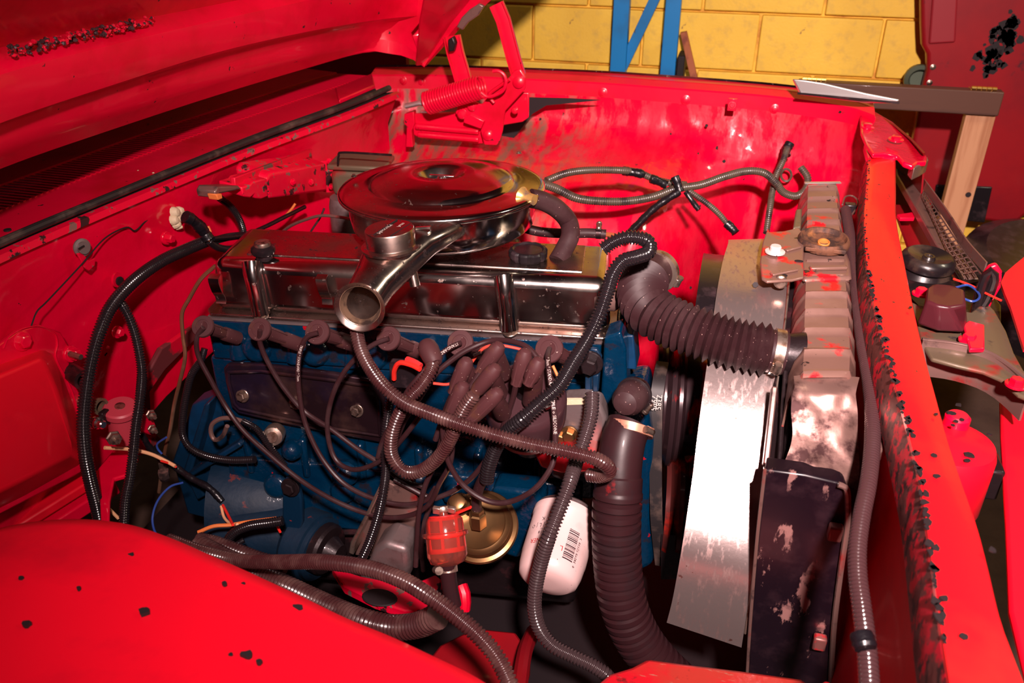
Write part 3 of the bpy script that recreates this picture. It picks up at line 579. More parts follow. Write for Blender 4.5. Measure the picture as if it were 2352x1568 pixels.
# ragged black sealer strip
b_ = B(); rr = random.Random(11)
for i in range(0, 49):
    p = L4[i]+Vector((-.012, 0, .022))
    if not 5 < proj(p)[0] < 318: continue
    for _ in range(26):
        q = p.lerp(L4[i+1]+Vector((-.012, 0, .022)), rr.random())+Vector((rr.uniform(0, .010), 0, rr.uniform(-.008, .006))); r = rr.uniform(.0015, .0045)
        b_.lathe(q, (rr.uniform(-1, 1), rr.uniform(-1, 1), 1), [(r*.4, -r*.6), (r, 0), (r*.5, r*.7)], 7)
b_.build('sealer_strip', M('red_speckled_black_sealer', (.05, .02, .025), .5, 0, .1, [(RED, 60, .5, .54, 3)]), hood, kind='stuff')
B().plate([P(x, y, Y=2.12) for x, y in ((1048, 62), (1060, 40), (1078, 22), (1100, 8), (1112, 14), (1098, 36), (1075, 52), (1062, 70))], (0, .012, 0)).build('latch_bracket', m_greysteel, hood, bevel=.003)
# ---------------------------------------------------------------- hood hinge
hg = thing('hood_support_linkage', 'red hood hinge linkage with arms and pivot plates bolted beside the far fender', 'hinge', (-.6, 2.15, .9))
HY = 2.12
def hp(pts, Y=HY): return [P(x, y, Y=Y) for x, y in pts]
B().plate(hp([(928, 262), (950, 255), (952, 285), (945, 300), (948, 338), (932, 338), (934, 290), (928, 285)], 2.13), (0, .02, 0)).build('mounting_flange', m_red, hg, bevel=.002)
b_ = B().plate(hp([(945, 262), (1060, 258), (1110, 262), (1120, 290), (1140, 328), (1100, 330), (965, 318), (950, 310)], 2.14), (0, .012, 0))
b_.tube(hp([(955, 290), (1100, 302)], 2.135), .009, 10).tube(hp([(960, 309), (1100, 320)], 2.132), .008, 10); b_.build('base_plate', m_red, hg, bevel=.003)
B().plate(hp([(1150, 225), (1175, 212), (1215, 212), (1214, 270), (1200, 280), (1155, 288), (1148, 262)], 2.15), (0, .008, 0)).build('rear_plate', m_red, hg, bevel=.003)
arm = B().plate(hp([(1106, 240), (1128, 215), (1160, 190), (1180, 163), (1195, 158), (1207, 178), (1206, 205), (1160, 255), (1154, 300), (1147, 325), (1140, 334), (1112, 333), (1103, 300), (1112, 280), (1095, 275), (1060, 275), (1045, 260), (1052, 242), (1080, 230)], 2.105), (0, .010, 0)).build('pivot_plate', m_red, hg, bevel=.003, seg=3)
for q in ((1192, 188, .015), (1121, 310, .013), (1085, 244, .012), (1062, 262, .012), (1183, 253, .009), (1077, 222, .008)):
    B().lathe(P(q[0], q[1], Y=2.106), (0, -1, .1), [(q[2], 0), (q[2], .006), (q[2]*.7, .009), (0, .010)], 18).build('rivet', m_red, hg)
B().plate(hp([(1066, 268), (1080, 262), (1112, 278), (1104, 296), (1092, 292), (1064, 282)], 2.098), (0, .008, 0)).build('stop_lug', m_red, hg, bevel=.002)
def channel(pts, w, dpt=.012):
    c = hp([p[:2] for p in pts], pts[0][2]); b_ = B(); d_ = len(c)
    L_ = []; R_ = []
    for i, p in enumerate(c):
        t_ = (c[min(i+1, d_-1)]-c[max(i-1, 0)]).normalized(); n_ = Vector((t_.z, 0, -t_.x)); L_.append(p-n_*w/2); R_.append(p+n_*w/2)
    f_ = Vector((0, -dpt, 0)); return b_.grid([[p+f_ for p in L_], L_, [a.lerp(b, .5)+f_*.2 for a, b in zip(L_, R_)], R_, [p+f_ for p in R_]], .003)
channel([(1040, 82, 2.15), (1048, 120), (1060, 160), (1072, 205)], .038).build('rear_arm', m_red, hg)
channel([(1142, 8, 2.15), (1158, 45), (1170, 90), (1182, 135), (1193, 172)], .030).build('front_arm', m_red, hg)
B().plate(hp([(1028, 92), (1040, 84), (1046, 100), (1042, 118), (1030, 120)], 2.12), (0, .02, 0)).build('pivot_bushing', m_iron, hg, bevel=.003)
B().tube(hp([(1170, 182), (1150, 196), (1128, 212), (1124, 222), (1135, 236)], 2.09), .0045, 8).build('link_rod', m_red, hg)
# spring
sg = thing('hinge_spring', 'red painted coil spring with bright hook end stretched across the hood hinge', 'spring', P(1045, 215, Y=2.06))
a, c = P(980, 237, Y=2.065), P(1107, 199, Y=2.065); ax_ = (c-a); L_ = ax_.length; ax_.normalize(); u_ = ax_.orthogonal().normalized(); v_ = ax_.cross(u_); hx = []
for i in range(21*14+1):
    t_ = i/(21*14); an = t_*21*2*math.pi; hx.append(a+ax_*L_*t_+(u_*math.cos(an)+v_*math.sin(an))*.0262)
B().tube(hx, .0034, 7, smooth=False).build('coil', m_red, sg)
B().tube(hp([(1105, 212), (1120, 222), (1138, 218), (1155, 208), (1162, 190), (1158, 172), (1145, 163), (1132, 164)], 2.065), .0042, 8).build('front_hook', m_red, sg)
B().tube(hp([(985, 240), (965, 237), (950, 240), (932, 244)], 2.075), .0068, 10).build('rear_hook', m_bright, sg, label='bare bright metal hook end')
# ---------------------------------------------------------------- right side, in front of the radiator support
def fl(pts, Z): return [P(x, y, Z=Z) for x, y in pts]
b_ = B().plate(fl([(2056, 362), (2068, 365), (2120, 430), (2180, 560), (2250, 640), (2220, 640), (2150, 560), (2100, 470), (2060, 400)], .86), (0, 0, -.02))
o = b_.build('grille_stay', m_greysteel, bevel=.003); tag(o, 'long brown-grey metal stay running beside the red beam towards the horn', 'stay')
b_ = B(); g0 = fl([(2120, 430), (2170, 500), (2215, 570), (2262, 625)], .872); g1 = g0
b_.grid([[p+Vector((0, 0, .02)) for p in dn(g0, 14)], dn(g0, 14)], .003, Vector((1, 0, 2)))
o = b_.build('headlamp_panel_edge', m_greysteel); tag(o, 'grey metal panel edge above the perforated strip at far right', 'panel')
t = thing('perforated_grille_strip', 'grey perforated metal strip narrowing towards the fender nose', 'grille', P(2200, 600, Z=.93))
a0, a1 = dn(fl([(2122, 440), (2170, 512), (2215, 578), (2255, 632)], .87), 22), dn(fl([(2118, 448), (2150, 515), (2180, 580), (2215, 640)], .87), 22)
b_ = B()
for i in range(22):
    nn = 1 if i < 8 else 2 if i < 14 else 3
    for k in range(nn+1):
        p = a0[i].lerp(a1[i], k/nn); q = a0[i+1].lerp(a1[i+1], k/nn); b_.bar(p, q, .0022, .002)
    for k in range(nn): b_.bar(a0[i].lerp(a1[i], k/nn), a0[i].lerp(a1[i], (k+1)/nn), .0022, .002)
b_.build('mesh', m_greysteel, t, smooth=False)
B().grid([[p+Vector((0, 0, -.012)) for p in a0], [p+Vector((0, 0, -.012)) for p in a1]], .002, Vector((1, 0, 2))).build('backing', m_iron, t)
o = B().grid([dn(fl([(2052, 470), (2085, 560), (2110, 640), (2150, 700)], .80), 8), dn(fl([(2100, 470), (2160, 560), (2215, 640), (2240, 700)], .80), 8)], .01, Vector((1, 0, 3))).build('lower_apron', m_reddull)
tag(o, 'dull red panel low between red beam and perforated strip', 'panel')
o = B().plate(fl([(2060, 492), (2095, 487), (2108, 472), (2112, 480), (2100, 500), (2068, 500)], .84), (0, 0, -.008)).build('red_tab', m_red, bevel=.001)
tag(o, 'small bright red metal tab behind the black horn', 'tab')
# horn
hc = P(2135, 588, Z=.885); t = thing('horn', 'black round disc horn with a grooved rim beside the red beam', 'horn', hc-Vector((0, 0, .05)))
up_ = Vector((.06, -.05, 1)).normalized(); R_ = P(2197, 595, Z=.885)-P(2072, 592, Z=.885); r = R_.length/2
B().lathe(hc, up_, [(r*.9, -.022), (r, -.018), (r, -.008), (r*.97, -.004), (r*.92, 0), (r*.8, .004), (r*.5, -.001), (r*.25, -.004), (r*.2, .001), (r*.12, .001), (r*.1, -.002), (0, -.001)], 48).build('diaphragm_cover', m_horn, t)
B().lathe(hc+up_*-.024, up_, [(r*.8, -.028), (r*1.02, -.026), (r*1.08, -.020), (r*1.08, -.014), (r*1.0, -.010), (r*.9, 0)], 48).build('rim', m_horn, t)
B().lathe(hc-up_*.05, up_, [(r*.45, -.03), (r*.75, -.02), (r*.8, 0)], 32).build('body', m_horn, t)
# hood latch: hooked lever, black rubber bumper, red bolts, grey bracket
t = thing('latch_support_bracket', 'curved grey-brown latch bracket joining red beam to the front panel', 'bracket', P(2200, 780, Z=.86))
br0 = [(2090, 690), (2110, 700), (2150, 705), (2230, 716), (2262, 690), (2285, 712), (2312, 760), (2330, 810), (2352, 850), (2400, 900), (2390, 925), (2340, 905), (2300, 870), (2260, 852), (2200, 838), (2140, 822), (2120, 790)]
B().plate(fl(br0, .875), (0, 0, -.008)).build('bracket_plate', m_olive, t, bevel=.003)
e0 = dn(fl([(2118, 790), (2200, 800), (2270, 820), (2320, 850), (2365, 890)], .878), 12)
B().grid([[p+Vector((0, 0, .006)) for p in e0], e0, [p+Vector((-.004, -.01, -.02)) for p in e0], [p+Vector((-.004, -.012, -.05)) for p in e0]], .003).build('front_flange', m_greysteel, t)
B().tube([p+Vector((0, .006, .004)) for p in e0], .004, 8).build('pressed_rib', m_greysteel, t)
for q, m_ in (((2224, 783), m_red), ((2115, 676), m_red), ((2333, 885), m_red)): B().bolt(P(q[0], q[1], Z=.882), (0, 0, 1), .010, .012).build('bolt', m_, t)
o = B().plate(fl([(2078, 625), (2140, 640), (2260, 650), (2300, 700), (2300, 760), (2240, 720), (2110, 705), (2085, 680)], .85), (0, 0, -.01)).build('inner_shelf', m_iron, t, bevel=.003)
t = thing('rubber_bumper', 'dark maroon rubber bumper block standing on the latch bracket', 'bumper', P(2160, 730, Z=.88))
zb = .885; b_ = B(); bt = fl([(2118, 722), (2105, 745), (2155, 762), (2215, 765), (2222, 740), (2215, 690), (2190, 655), (2140, 655)], zb)
tp = fl([(2130, 660), (2128, 690), (2150, 700), (2180, 706), (2218, 700), (2215, 665), (2185, 655), (2145, 652)], zb+.045)
n = len(bt); b_.add(bt+tp, [tuple(range(n-1, -1, -1)), tuple(range(n, 2*n))]+[(i, (i+1) % n, (i+1) % n+n, i+n) for i in range(n)]); b_.build('block', M('maroon_rubber', (.07, .012, .018), .35, 0, .2), t, bevel=.005, seg=3)
t = thing('hood_latch_hook', 'tall hooked red and black latch lever rising at the right edge', 'latch', P(2240, 770, Z=.88))
hk = [(2228, 775), (2218, 745), (2230, 720), (2242, 670), (2258, 632), (2272, 612), (2290, 606), (2303, 625), (2300, 660), (2280, 695), (2268, 725), (2252, 742), (2250, 770)]
B().plate([P(x, y, Y=1.48) for x, y in hk], (0, .012, 0)).build('lever', m_redchip, t, bevel=.004, seg=3)
B().tube([P(x, y, Y=1.475) for x, y in ((2240, 725), (2250, 680), (2262, 640), (2275, 622), (2284, 640), (2270, 680), (2258, 700))], .008, 10).build('hook', m_horn, t)
B().plate(fl([(2212, 745), (2225, 735), (2262, 745), (2262, 800), (2228, 800)], .89), (0, 0, -.008)).build('foot', m_red, t, bevel=.002)
# red dome of the washer/vacuum can beyond the beam, and far front panel
cc = P(2185, 1015, Z=.84); t = thing('vacuum_can', 'round red canister with black paint chips just beyond the red beam', 'canister', cc-Vector((0, 0, .1)))
cr = (P(2280, 1010, Z=.84)-cc).length
B().lathe(cc, (0, 0, 1), [(cr*.8, -.12), (cr, -.10), (cr, -.012), (cr*.94, 0), (cr*.5, .004), (cr*.25, .006), (0, .006)], 40).build('canister_body', m_redsat, t)
b_ = B().lathe(P(2198, 965, Z=.85), (0, 0, 1), [(.017, -.01), (.017, .006), (.013, .010), (0, .010)], 20); b_.build('port', m_red, t)
b_ = B(); rr = random.Random(4)
for x, y, s_ in ((2188, 948, .012), (2202, 928, .008), (2210, 962, .006), (2214, 975, .005), (2196, 966, .006), (2228, 1043, .007), (2222, 1056, .005), (2272, 996, .004), (2190, 975, .005)):
    z = .8612 if y < 980 and x < 2212 else .8465; s_ = s_*(.6 if z > .85 else 1); p = P(x, y, Z=z); b_.plate([p+Vector((math.cos(k*.9)*s_*rr.uniform(.6, 1.2), math.sin(k*.9)*s_*rr.uniform(.5, 1), 0)) for k in range(7)], (0, 0, -.002))
b_.build('paint_chips', m_dark, t, smooth=False, kind='stuff')
B().box(P(2265, 1090, Z=.78), (.03, .05, .05)).build('mounting_lug', m_iron, t, bevel=.004)
o = B().plate(fl([(2298, 915), (2352, 925), (2700, 980), (2700, 1700), (2392, 1700), (2320, 1400), (2312, 1200), (2300, 1000)], .80), (0, 0, -.012)).build('front_valance', m_redsat, bevel=.004)
tag(o, 'flat red front panel at the right edge below the latch bracket', 'panel')
o = B().grid([dn(fl([(2352, 590), (2300, 640), (2320, 700), (2352, 800)], .90), 8), dn(fl([(2500, 590), (2500, 640), (2500, 700), (2500, 800)], .90), 8)], .006, Vector((1, 0, 3))).build('front_header_panel', m_redsat)
tag(o, 'red header panel right of the latch hook', 'panel')
for i, (pts, m_, lb) in enumerate(([[(2190, 640), (2230, 655), (2262, 672), (2300, 690)], m_rwire, 'thin red wire looping behind the maroon bumper block'], [[(2195, 660), (2225, 655), (2250, 678), (2235, 692), (2200, 680)], m_bwire, 'thin blue wire looping behind the maroon bumper block'])):
    o = B().tube([P(x, y, Z=.90) for x, y in pts], .002, 6, .004).build('wire', m_); tag(o, lb, 'wire')
o = B().plate(fl([(1995, 700), (2050, 1010), (2020, 1040), (1990, 900)], .90), (0, 0, -.02)).build('radiator_side_flange', m_greysteel, bevel=.003)
tag(o, 'narrow brown metal flange between right loom and red beam', 'flange')
# ---------------------------------------------------------------- engine
AE = math.radians(6.9); EX = Vector((math.cos(AE), math.sin(AE), 0)); EY = Vector((-math.sin(AE), math.cos(AE), 0)); EZ = Vector((0, 0, 1))
EO = Vector((-.838, 1.176, .84))                      # rear near corner of the valve cover flange
def E(x, y, z): return EO+EX*x+EY*y+EZ*z
def ED(x, y, z): return EX*x+EY*y+EZ*z
eng = thing('engine', 'blue painted six cylinder engine block in the middle of the bay', 'engine', E(.34, .1, -.55))
def ebox(b_, x0, x1, y0, y1, z0, z1, dx=0, dy=0):     # box with its top shrunk by dx, dy
    v = [E(x0, y0, z0), E(x1, y0, z0), E(x1, y1, z0), E(x0, y1, z0), E(x0+dx, y0+dy, z1), E(x1-dx, y0+dy, z1), E(x1-dx, y1-dy, z1), E(x0+dx, y1-dy, z1)]
    return b_.add(v, [(0, 1, 2, 3), (4, 5, 6, 7), (0, 1, 5, 4), (1, 2, 6, 5), (2, 3, 7, 6), (3, 0, 4, 7)])
# cylinder head with bosses between the plug holes
hd = B(); ebox(hd, -.01, .70, -.005, .20, -.085, -.004)
for k in range(7): hd.lathe(E(.035+k*.105, .008, -.085), (0, 0, 1), [(.02, 0), (.018, .02), (.013, .05), (.012, .082)], 12)
for k in range(6): hd.lathe(E(.075+k*.105, -.004, -.055), ED(0, -1, .25), [(.03, -.02), (.028, .004), (.02, .012)], 14)
head = hd.build('cylinder_head', m_blue, eng, bevel=.004, angle=50)
B().box(E(.345, .1, -.002), (.705, .215, .004), EX, EY).build('head_gasket', m_greyal, eng)
bl = B(); ebox(bl, -.02, .68, .0, .22, -.34, -.084, 0, 0); ebox(bl, -.02, .66, -.03, .25, -.44, -.30, 0, .02)
for k in range(5): bl.lathe(E(.08+k*.13, -.025, -.345), ED(0, -1, .3), [(.026, 0), (.024, .012), (.012, .016)], 16)
for k in range(6): ebox(bl, .02+k*.11, .035+k*.11, -.02, .01, -.33, -.24)
block = bl.build('engine_block', m_blue, eng, bevel=.006, angle=50)
# rounded lumps of the casting, low on the block
for (x, y, z, r) in ((.36, -.03, -.30, .022), (.42, -.03, -.33, .018), (.12, -.025, -.26, .02), (.22, -.03, -.30, .026), (.30, -.03, -.26, .018), (.50, -.03, -.31, .02)):
    B().lathe(E(x, y, z), ED(0, -1, .4), [(r, -.01), (r*.95, .006), (r*.7, .014), (r*.3, .018)], 12).build('casting_boss', m_blue, block)
# oil pan under it
pn = B(); ebox(pn, .0, .66, .0, .22, -.62, -.44, -.0, -.0); pn.build('oil_pan', m_iron, eng, bevel=.02)
pr = B(); pr.tube([E(x, -.035, -.44+.004*math.sin(x*30)) for x in [i*.06 for i in range(12)]], .006, 8); pr.build('pan_gasket', m_iron, eng)
# valve side cover (brown stained pressed plate)
def onS(x, y, dy=0): return P(x, y, Y=1.150-dy+(x-515)/370*.04)
sc = [onS(*q) for q in ((512, 846), (522, 836), (600, 838), (760, 858), (850, 872), (872, 888), (882, 915), (884, 1008), (876, 1018), (780, 1000), (640, 972), (545, 950), (530, 935), (517, 880))]
scv = B().plate(sc, (0, .012, 0)).build('side_cover', m_cover, eng, bevel=.004, seg=3)
b_ = B(); ri = [onS(*q, .004) for q in ((524, 854), (600, 852), (760, 872), (848, 886), (862, 900), (870, 925), (872, 1000), (780, 986), (640, 958), (550, 938), (538, 925), (526, 880), (524, 854))]
b_.tube(ri, .0035, 6, smooth=False); b_.build('pressed_rim', m_cover, scv)
for q in ((558, 908), (680, 924), (820, 942)): B().bolt(onS(*q, .0), (0, -1, .25), .0085, .012).build('bolt', m_bolt, scv)
# bell housing flange at the rear, angular blue rib plates
B().plate([P(x, y, Y=1.20) for x, y in ((395, 1060), (440, 930), (500, 905), (520, 915), (545, 1000), (640, 1000), (700, 1060), (640, 1100), (520, 1120), (470, 1190), (430, 1180))], (0, .05, 0)).build('bell_housing_flange', m_bluesm, eng, bevel=.005, seg=3)
B().plate([P(x, y, Y=1.17) for x, y in ((420, 1080), (468, 930), (480, 925), (475, 960), (440, 1080), (470, 1140), (452, 1150))], (0, .04, 0)).build('housing_rib', m_bluesm, eng, bevel=.004)
B().bar(P(440, 1085, Y=1.165), P(560, 1010, Y=1.165), .03, .010, (0, 0, 1)).build('housing_rib', m_bluesm, eng, bevel=.003)
B().lathe(P(600, 1150, Y=1.20), ED(-1, -.2, .1), [(.05, -.10), (.085, -.08), (.095, -.04), (.095, .04), (.09, .09)], 28).build('clutch_housing', m_bluedirtshade, eng)
B().lathe(P(740, 1262, Y=1.12), ED(.95, -.35, -.05), [(.06, -.06), (.068, -.05), (.068, -.012), (.062, -.010), (.062, .0), (.052, .002), (.052, -.01), (.0, -.01)], 32).build('starter_ring', m_bluedirtshade, eng)
B().lathe(P(752, 1262, Y=1.115), ED(.95, -.35, -.05), [(.05, -.02), (.05, .0), (.046, .006), (.03, .008), (.02, .03), (.0, .03)], 24).build('starter_nose', m_iron, eng)
st = B(); st.lathe(P(560, 1215, Y=1.13), ED(1, .05, 0), [(.03, -.06), (.055, -.05), (.058, -.04), (.058, .09), (.05, .10)], 28); st.build('starter_body', m_bluedirtshade, eng)
bk = B(); bk.plate([P(x, y, Y=1.10) for x, y in ((648, 1110), (655, 1098), (672, 1098), (684, 1112), (692, 1150), (694, 1200), (684, 1230), (660, 1225), (648, 1200))], (0, .012, 0))
bk.build('mount_bracket', m_bluesm, eng, bevel=.003); B().bolt(P(668, 1118, Y=1.098), (0, -1, .2), .012, .014).build('bolt', m_iron, eng)
# front end: timing cover, head front with thermostat housing, water pump
fr_ = B(); ebox(fr_, .66, .735, .02, .20, -.22, -.012, .006, .01); fr_.build('head_front', m_blue, eng, bevel=.012, seg=3)
b_ = B(); ebox(b_, .52, .60, -.05, .01, -.125, -.05); b_.build('coil_bracket_base', m_bluesm, eng, bevel=.008)
B().plate([P(x, y, Y=1.175) for x, y in ((1343, 855), (1345, 818), (1356, 800), (1372, 802), (1382, 820), (1378, 858), (1374, 900), (1342, 898))], (0, .008, 0)).build('lifting_bracket', m_bluesm, eng, bevel=.002)
B().bolt(P(1357, 832, Y=1.172), (0, -1, .1), .0135, .024).build('bolt', m_iron, eng)
B().plate([P(x, y, Y=1.168) for x, y in ((1344, 860), (1357, 864), (1357, 900), (1343, 898))], (0, .012, 0)).build('bracket_foot', m_bluesm, eng, bevel=.002)
B().plate([P(x, y, Y=1.165) for x, y in ((1361, 864), (1375, 860), (1374, 900), (1361, 900))], (0, .012, 0)).build('bracket_foot', m_bluesm, eng, bevel=.002)
B().plate([P(x, y, Y=1.20) for x, y in ((1388, 775), (1425, 762), (1438, 800), (1440, 905), (1432, 960), (1395, 950), (1380, 900))], (0, .05, 0)).build('timing_case', m_blue, eng, bevel=.004, seg=3)
B().plate([P(x, y, Y=1.23) for x, y in ((1432, 770), (1455, 770), (1462, 850), (1440, 848), (1432, 820))], (0, .05, 0)).build('head_lug', m_bluesm, eng, bevel=.003, seg=3)
B().plate([P(x, y, Y=1.21) for x, y in ((1375, 912), (1480, 900), (1500, 1010), (1500, 1300), (1440, 1330), (1380, 1180))], (0, .10, 0)).build('timing_cover', m_blue, eng, bevel=.012, seg=3)
th_ = B(); a = P(1490, 655, Y=1.30); th_.lathe(P(1475, 640, d=1.50)+Vector((0, .0, -.06)), (0, 0, 1), [(.034, -.02), (.032, .03), (.036, .06), (.034, .078), (.02, .084)], 24); th_.lathe(P(1500, 612, d=1.48), Vector((.1, .1, .6)), [(.033, -.03), (.034, .0), (.030, .012), (.015, .016)], 24)
th_.build('thermostat_housing', m_bluesm, eng)
B().lathe(P(1412, 690, Y=1.28), ED(1, -.2, .1), [(.018, -.03), (.018, .0), (.014, .006), (.006, .012)], 16).build('temperature_sender', m_greysteel, eng)
# lower right blue skirt and fuel pump mount
B().plate([P(x, y, Y=1.13) for x, y in ((1130, 1120), (1230, 1130), (1250, 1160), (1220, 1250), (1190, 1285), (1140, 1270), (1120, 1200))], (0, .05, 0)).build('pump_mount', m_blue, eng, bevel=.008, seg=3)
# grey coil/accessory bracket right of the distributor
B().plate([P(x, y, Y=1.14) for x, y in ((1290, 918), (1345, 915), (1378, 925), (1392, 960), (1390, 1020), (1360, 1085), (1300, 1110), (1265, 1095), (1272, 1000))], (0, .035, 0)).build('cast_mount', m_greyal, eng, bevel=.006, seg=3)
B().plate([P(x, y, Y=1.138) for x, y in ((1290, 918), (1372, 918), (1370, 928), (1292, 930))], (0, .006, 0)).build('gasket_edge', m_cream, eng)
for q in ((1308, 998), (1286, 1004)): B().bolt(P(*q, Y=1.135), (0, -1, .2), .0105, .014).build('bolt', m_zinc, eng)
B().plate([P(x, y, Y=1.10) for x, y in ((1225, 1040), (1300, 1030), (1375, 1050), (1370, 1085), (1290, 1090), (1240, 1075))], (0, .05, 0)).build('distributor_clamp_arm', M('red_wet_aluminium', (.30, .10, .09), .3, .7, 0, [((.5, .01, .02), 9, .5, .6)]), eng, bevel=.006, seg=3)
# pale engine mount bracket and frame under it
B().plate([P(x, y, Y=1.02) for x, y in ((800, 1270), (805, 1245), (840, 1180), (878, 1100), (884, 1104), (850, 1180), (815, 1250), (812, 1275))], (0, .04, 0)).build('mount_stay', m_clamp, eng, bevel=.002)
B().plate([P(x, y, Y=1.06) for x, y in ((815, 1275), (820, 1240), (886, 1105), (905, 1115), (950, 1100), (962, 1180), (960, 1290))], (0, .01, 0)).build('mount_stay', m_greysteel, eng, bevel=.002)
B().plate([P(x, y, Y=1.00) for x, y in ((845, 1290), (858, 1262), (882, 1245), (935, 1262), (940, 1300), (935, 1340), (820, 1335))], (0, .06, 0)).build('mount_block', m_greyal, eng, bevel=.01, seg=3)
# ---------------------------------------------------------------- valve cover
vc = thing('valve_cover', 'chromed valve cover on the blue engine, stained brown along its top', 'valve cover', E(.34, .1, 0))
b_ = B(); ebox(b_, .000, .692, .006, .185, .006, .100, .008, .010); ebox_ = b_.build('cover_shell', m_chrome, vc, bevel=.020, seg=6)
b_ = B(); v = [E(x, y, 0.002) for x, y in ((-.012, .01), (.0, -.006), (.682, -.006), (.704, .02), (.704, .18), (.682, .2), (.0, .2), (-.012, .18))]
b_.plate(v, (0, 0, .006)); b_.build('flange', m_chrold, vc, bevel=.0025, seg=3)
b_ = B(); b_.plate([E(x, y, .0985) for x, y in ((.06, .045), (.30, .045), (.30, .155), (.06, .155))], (0, 0, .004)); b_.plate([E(x, y, .0985) for x, y in ((.31, .045), (.64, .045), (.64, .155), (.31, .155))], (0, 0, .004))
b_.build('raised_field', m_chrold, vc, bevel=.003, seg=3)
for x_ in (.088, .520):
    b_ = B(); b_.tube([E(x_-.008, .018, .099), E(x_-.006, .010, .090), E(x_, .003, .05), E(x_+.004, -.002, .012)], .016, 16); b_.build('bolt_channel', m_chrome, vc)
    B().bolt(E(x_+.006, -.006, .008), (0, -.35, 1), .0085, .012).build('bolt', m_bolt, vc)
def clip(px, py):
    p = P(px, py, Y=1.176+(px-480)*.00009); b_ = B()
    q = [p+Vector((-.002, .004, .024)), p+Vector((-.001, -.008, .018)), p+Vector((.002, -.008, -.004)), p+Vector((.004, -.003, -.018)), p+Vector((.006, -.008, -.026))]
    s0 = dn(q, 10); b_.grid([[a+EX*-.009 for a in s0], [a+EX*.009 for a in s0]], .0015); return b_.build('wire_clip', m_chrome, vc)
clip(500, 660); clip(745, 662)
t = thing('oil_filler_cap', 'black fluted oil filler cap on the right of the valve cover', 'cap', P(1213, 590, Z=.945))
cp = P(1213, 588, Z=.946); vs = []; n_ = 72; rc = (P(1258, 578, Z=.955)-P(1168, 578, Z=.955)).length/2
b_ = B(); pr_ = [(.62, -.004), (.92, -.003), (1, .002), (1, .011), (.93, .014), (.80, .0145), (.72, .012), (0, .012)]; fs = []
for (r_, h_) in pr_:
    for k in range(n_):
        a_ = 2*math.pi*k/n_; fl_ = 1-.09*max(0, math.sin(a_*9))**2 if r_ > .85 else 1
        vs.append(cp+Vector((math.cos(a_), math.sin(a_), 0))*rc*r_*fl_+Vector((0, 0, h_)))
for i in range(len(pr_)-1):
    for k in range(n_): fs.append((i*n_+k, i*n_+(k+1) % n_, (i+1)*n_+(k+1) % n_, (i+1)*n_+k))
b_.add(vs, fs).build('fluted_rim', m_black, t, angle=25)
t = thing('pcv_plug', 'round black breather plug with a metal top at the rear of the valve cover', 'plug', P(607, 590, Z=.94))
pp = P(607, 590, Z=.94); r_ = .0145
B().lathe(pp, (0, 0, 1), [(r_, -.004), (r_*.95, .006), (r_*1.3, .007), (r_*1.45, .012), (r_*1.4, .018), (r_*1.1, .021), (r_*.95, .022)], 28).build('rubber_body', m_black, t)
B().lathe(pp+Vector((0, 0, .021)), (0, 0, 1), [(r_*.98, 0), (r_, .003), (r_*.9, .007), (r_*.5, .009), (0, .009)], 28).build('metal_top', m_bolt, t)
# ---------------------------------------------------------------- air cleaner
ac = P(1014, 414, Z=1.05); ax = Vector((-.03, .035, 1)).normalized()
R_ = (P(1248, 392, Z=1.05)-P(780, 425, Z=1.05)).length/2*1.0
acl = thing('air_cleaner', 'round chromed air cleaner with a snorkel pointing at the viewer', 'air cleaner', ac-ax*.08)
prof = [(0, -.006), (.024, -.006), (.030, .001), (.036, .011), (.042, .0155), (.060, .0145), (.090, .0110), (.114, .0065), (.1175, .0040), (.1215, .0030), (.1245, -.003), (.1275, -.006), (.148, -.007), (R_-.012, -.0078), (R_-.003, -.009), (R_, -.012), (R_, -.018), (R_-.003, -.020)]
B().lathe(ac, ax, prof[::-1], 96).build('lid', m_chrome, acl, angle=60)
B().lathe(ac, ax, [(.0, -.085), (.11, -.085), (R_-.028, -.080), (R_-.020, -.072), (R_-.016, -.05), (R_-.014, -.018), (R_-.02, -.016)], 96).build('base_pan', m_chrome, acl, angle=50)
nt = B(); 
for a_ in (0.3,): nt.bar(ac+Vector((-.022, 0, .004)), ac+Vector((.022, .004, .004)), .006, .010)
nt.lathe(ac-ax*.010, ax, [(.010, 0), (.010, .012), (.006, .018), (0, .018)], 14); nt.build('wing_nut', m_silver, acl, bevel=.001)
B().lathe(ac-ax*.0125, ax, [(.026, .008), (.024, .010), (0, .0098)], 32).build('dusty_centre', m_greyal, acl)
for q in ((813, 405), (1192, 352)): B().bolt(P(*q, Z=1.045), ax, .0035, .004).build('rivet', m_bolt, acl)
B().lathe(P(837, 485, Y=1.262), (-.35, -1, 0), [(.006, 0), (.0062, .002), (.0045, .002), (.0045, -.001)], 16).build('pan_hole', m_dark, acl)
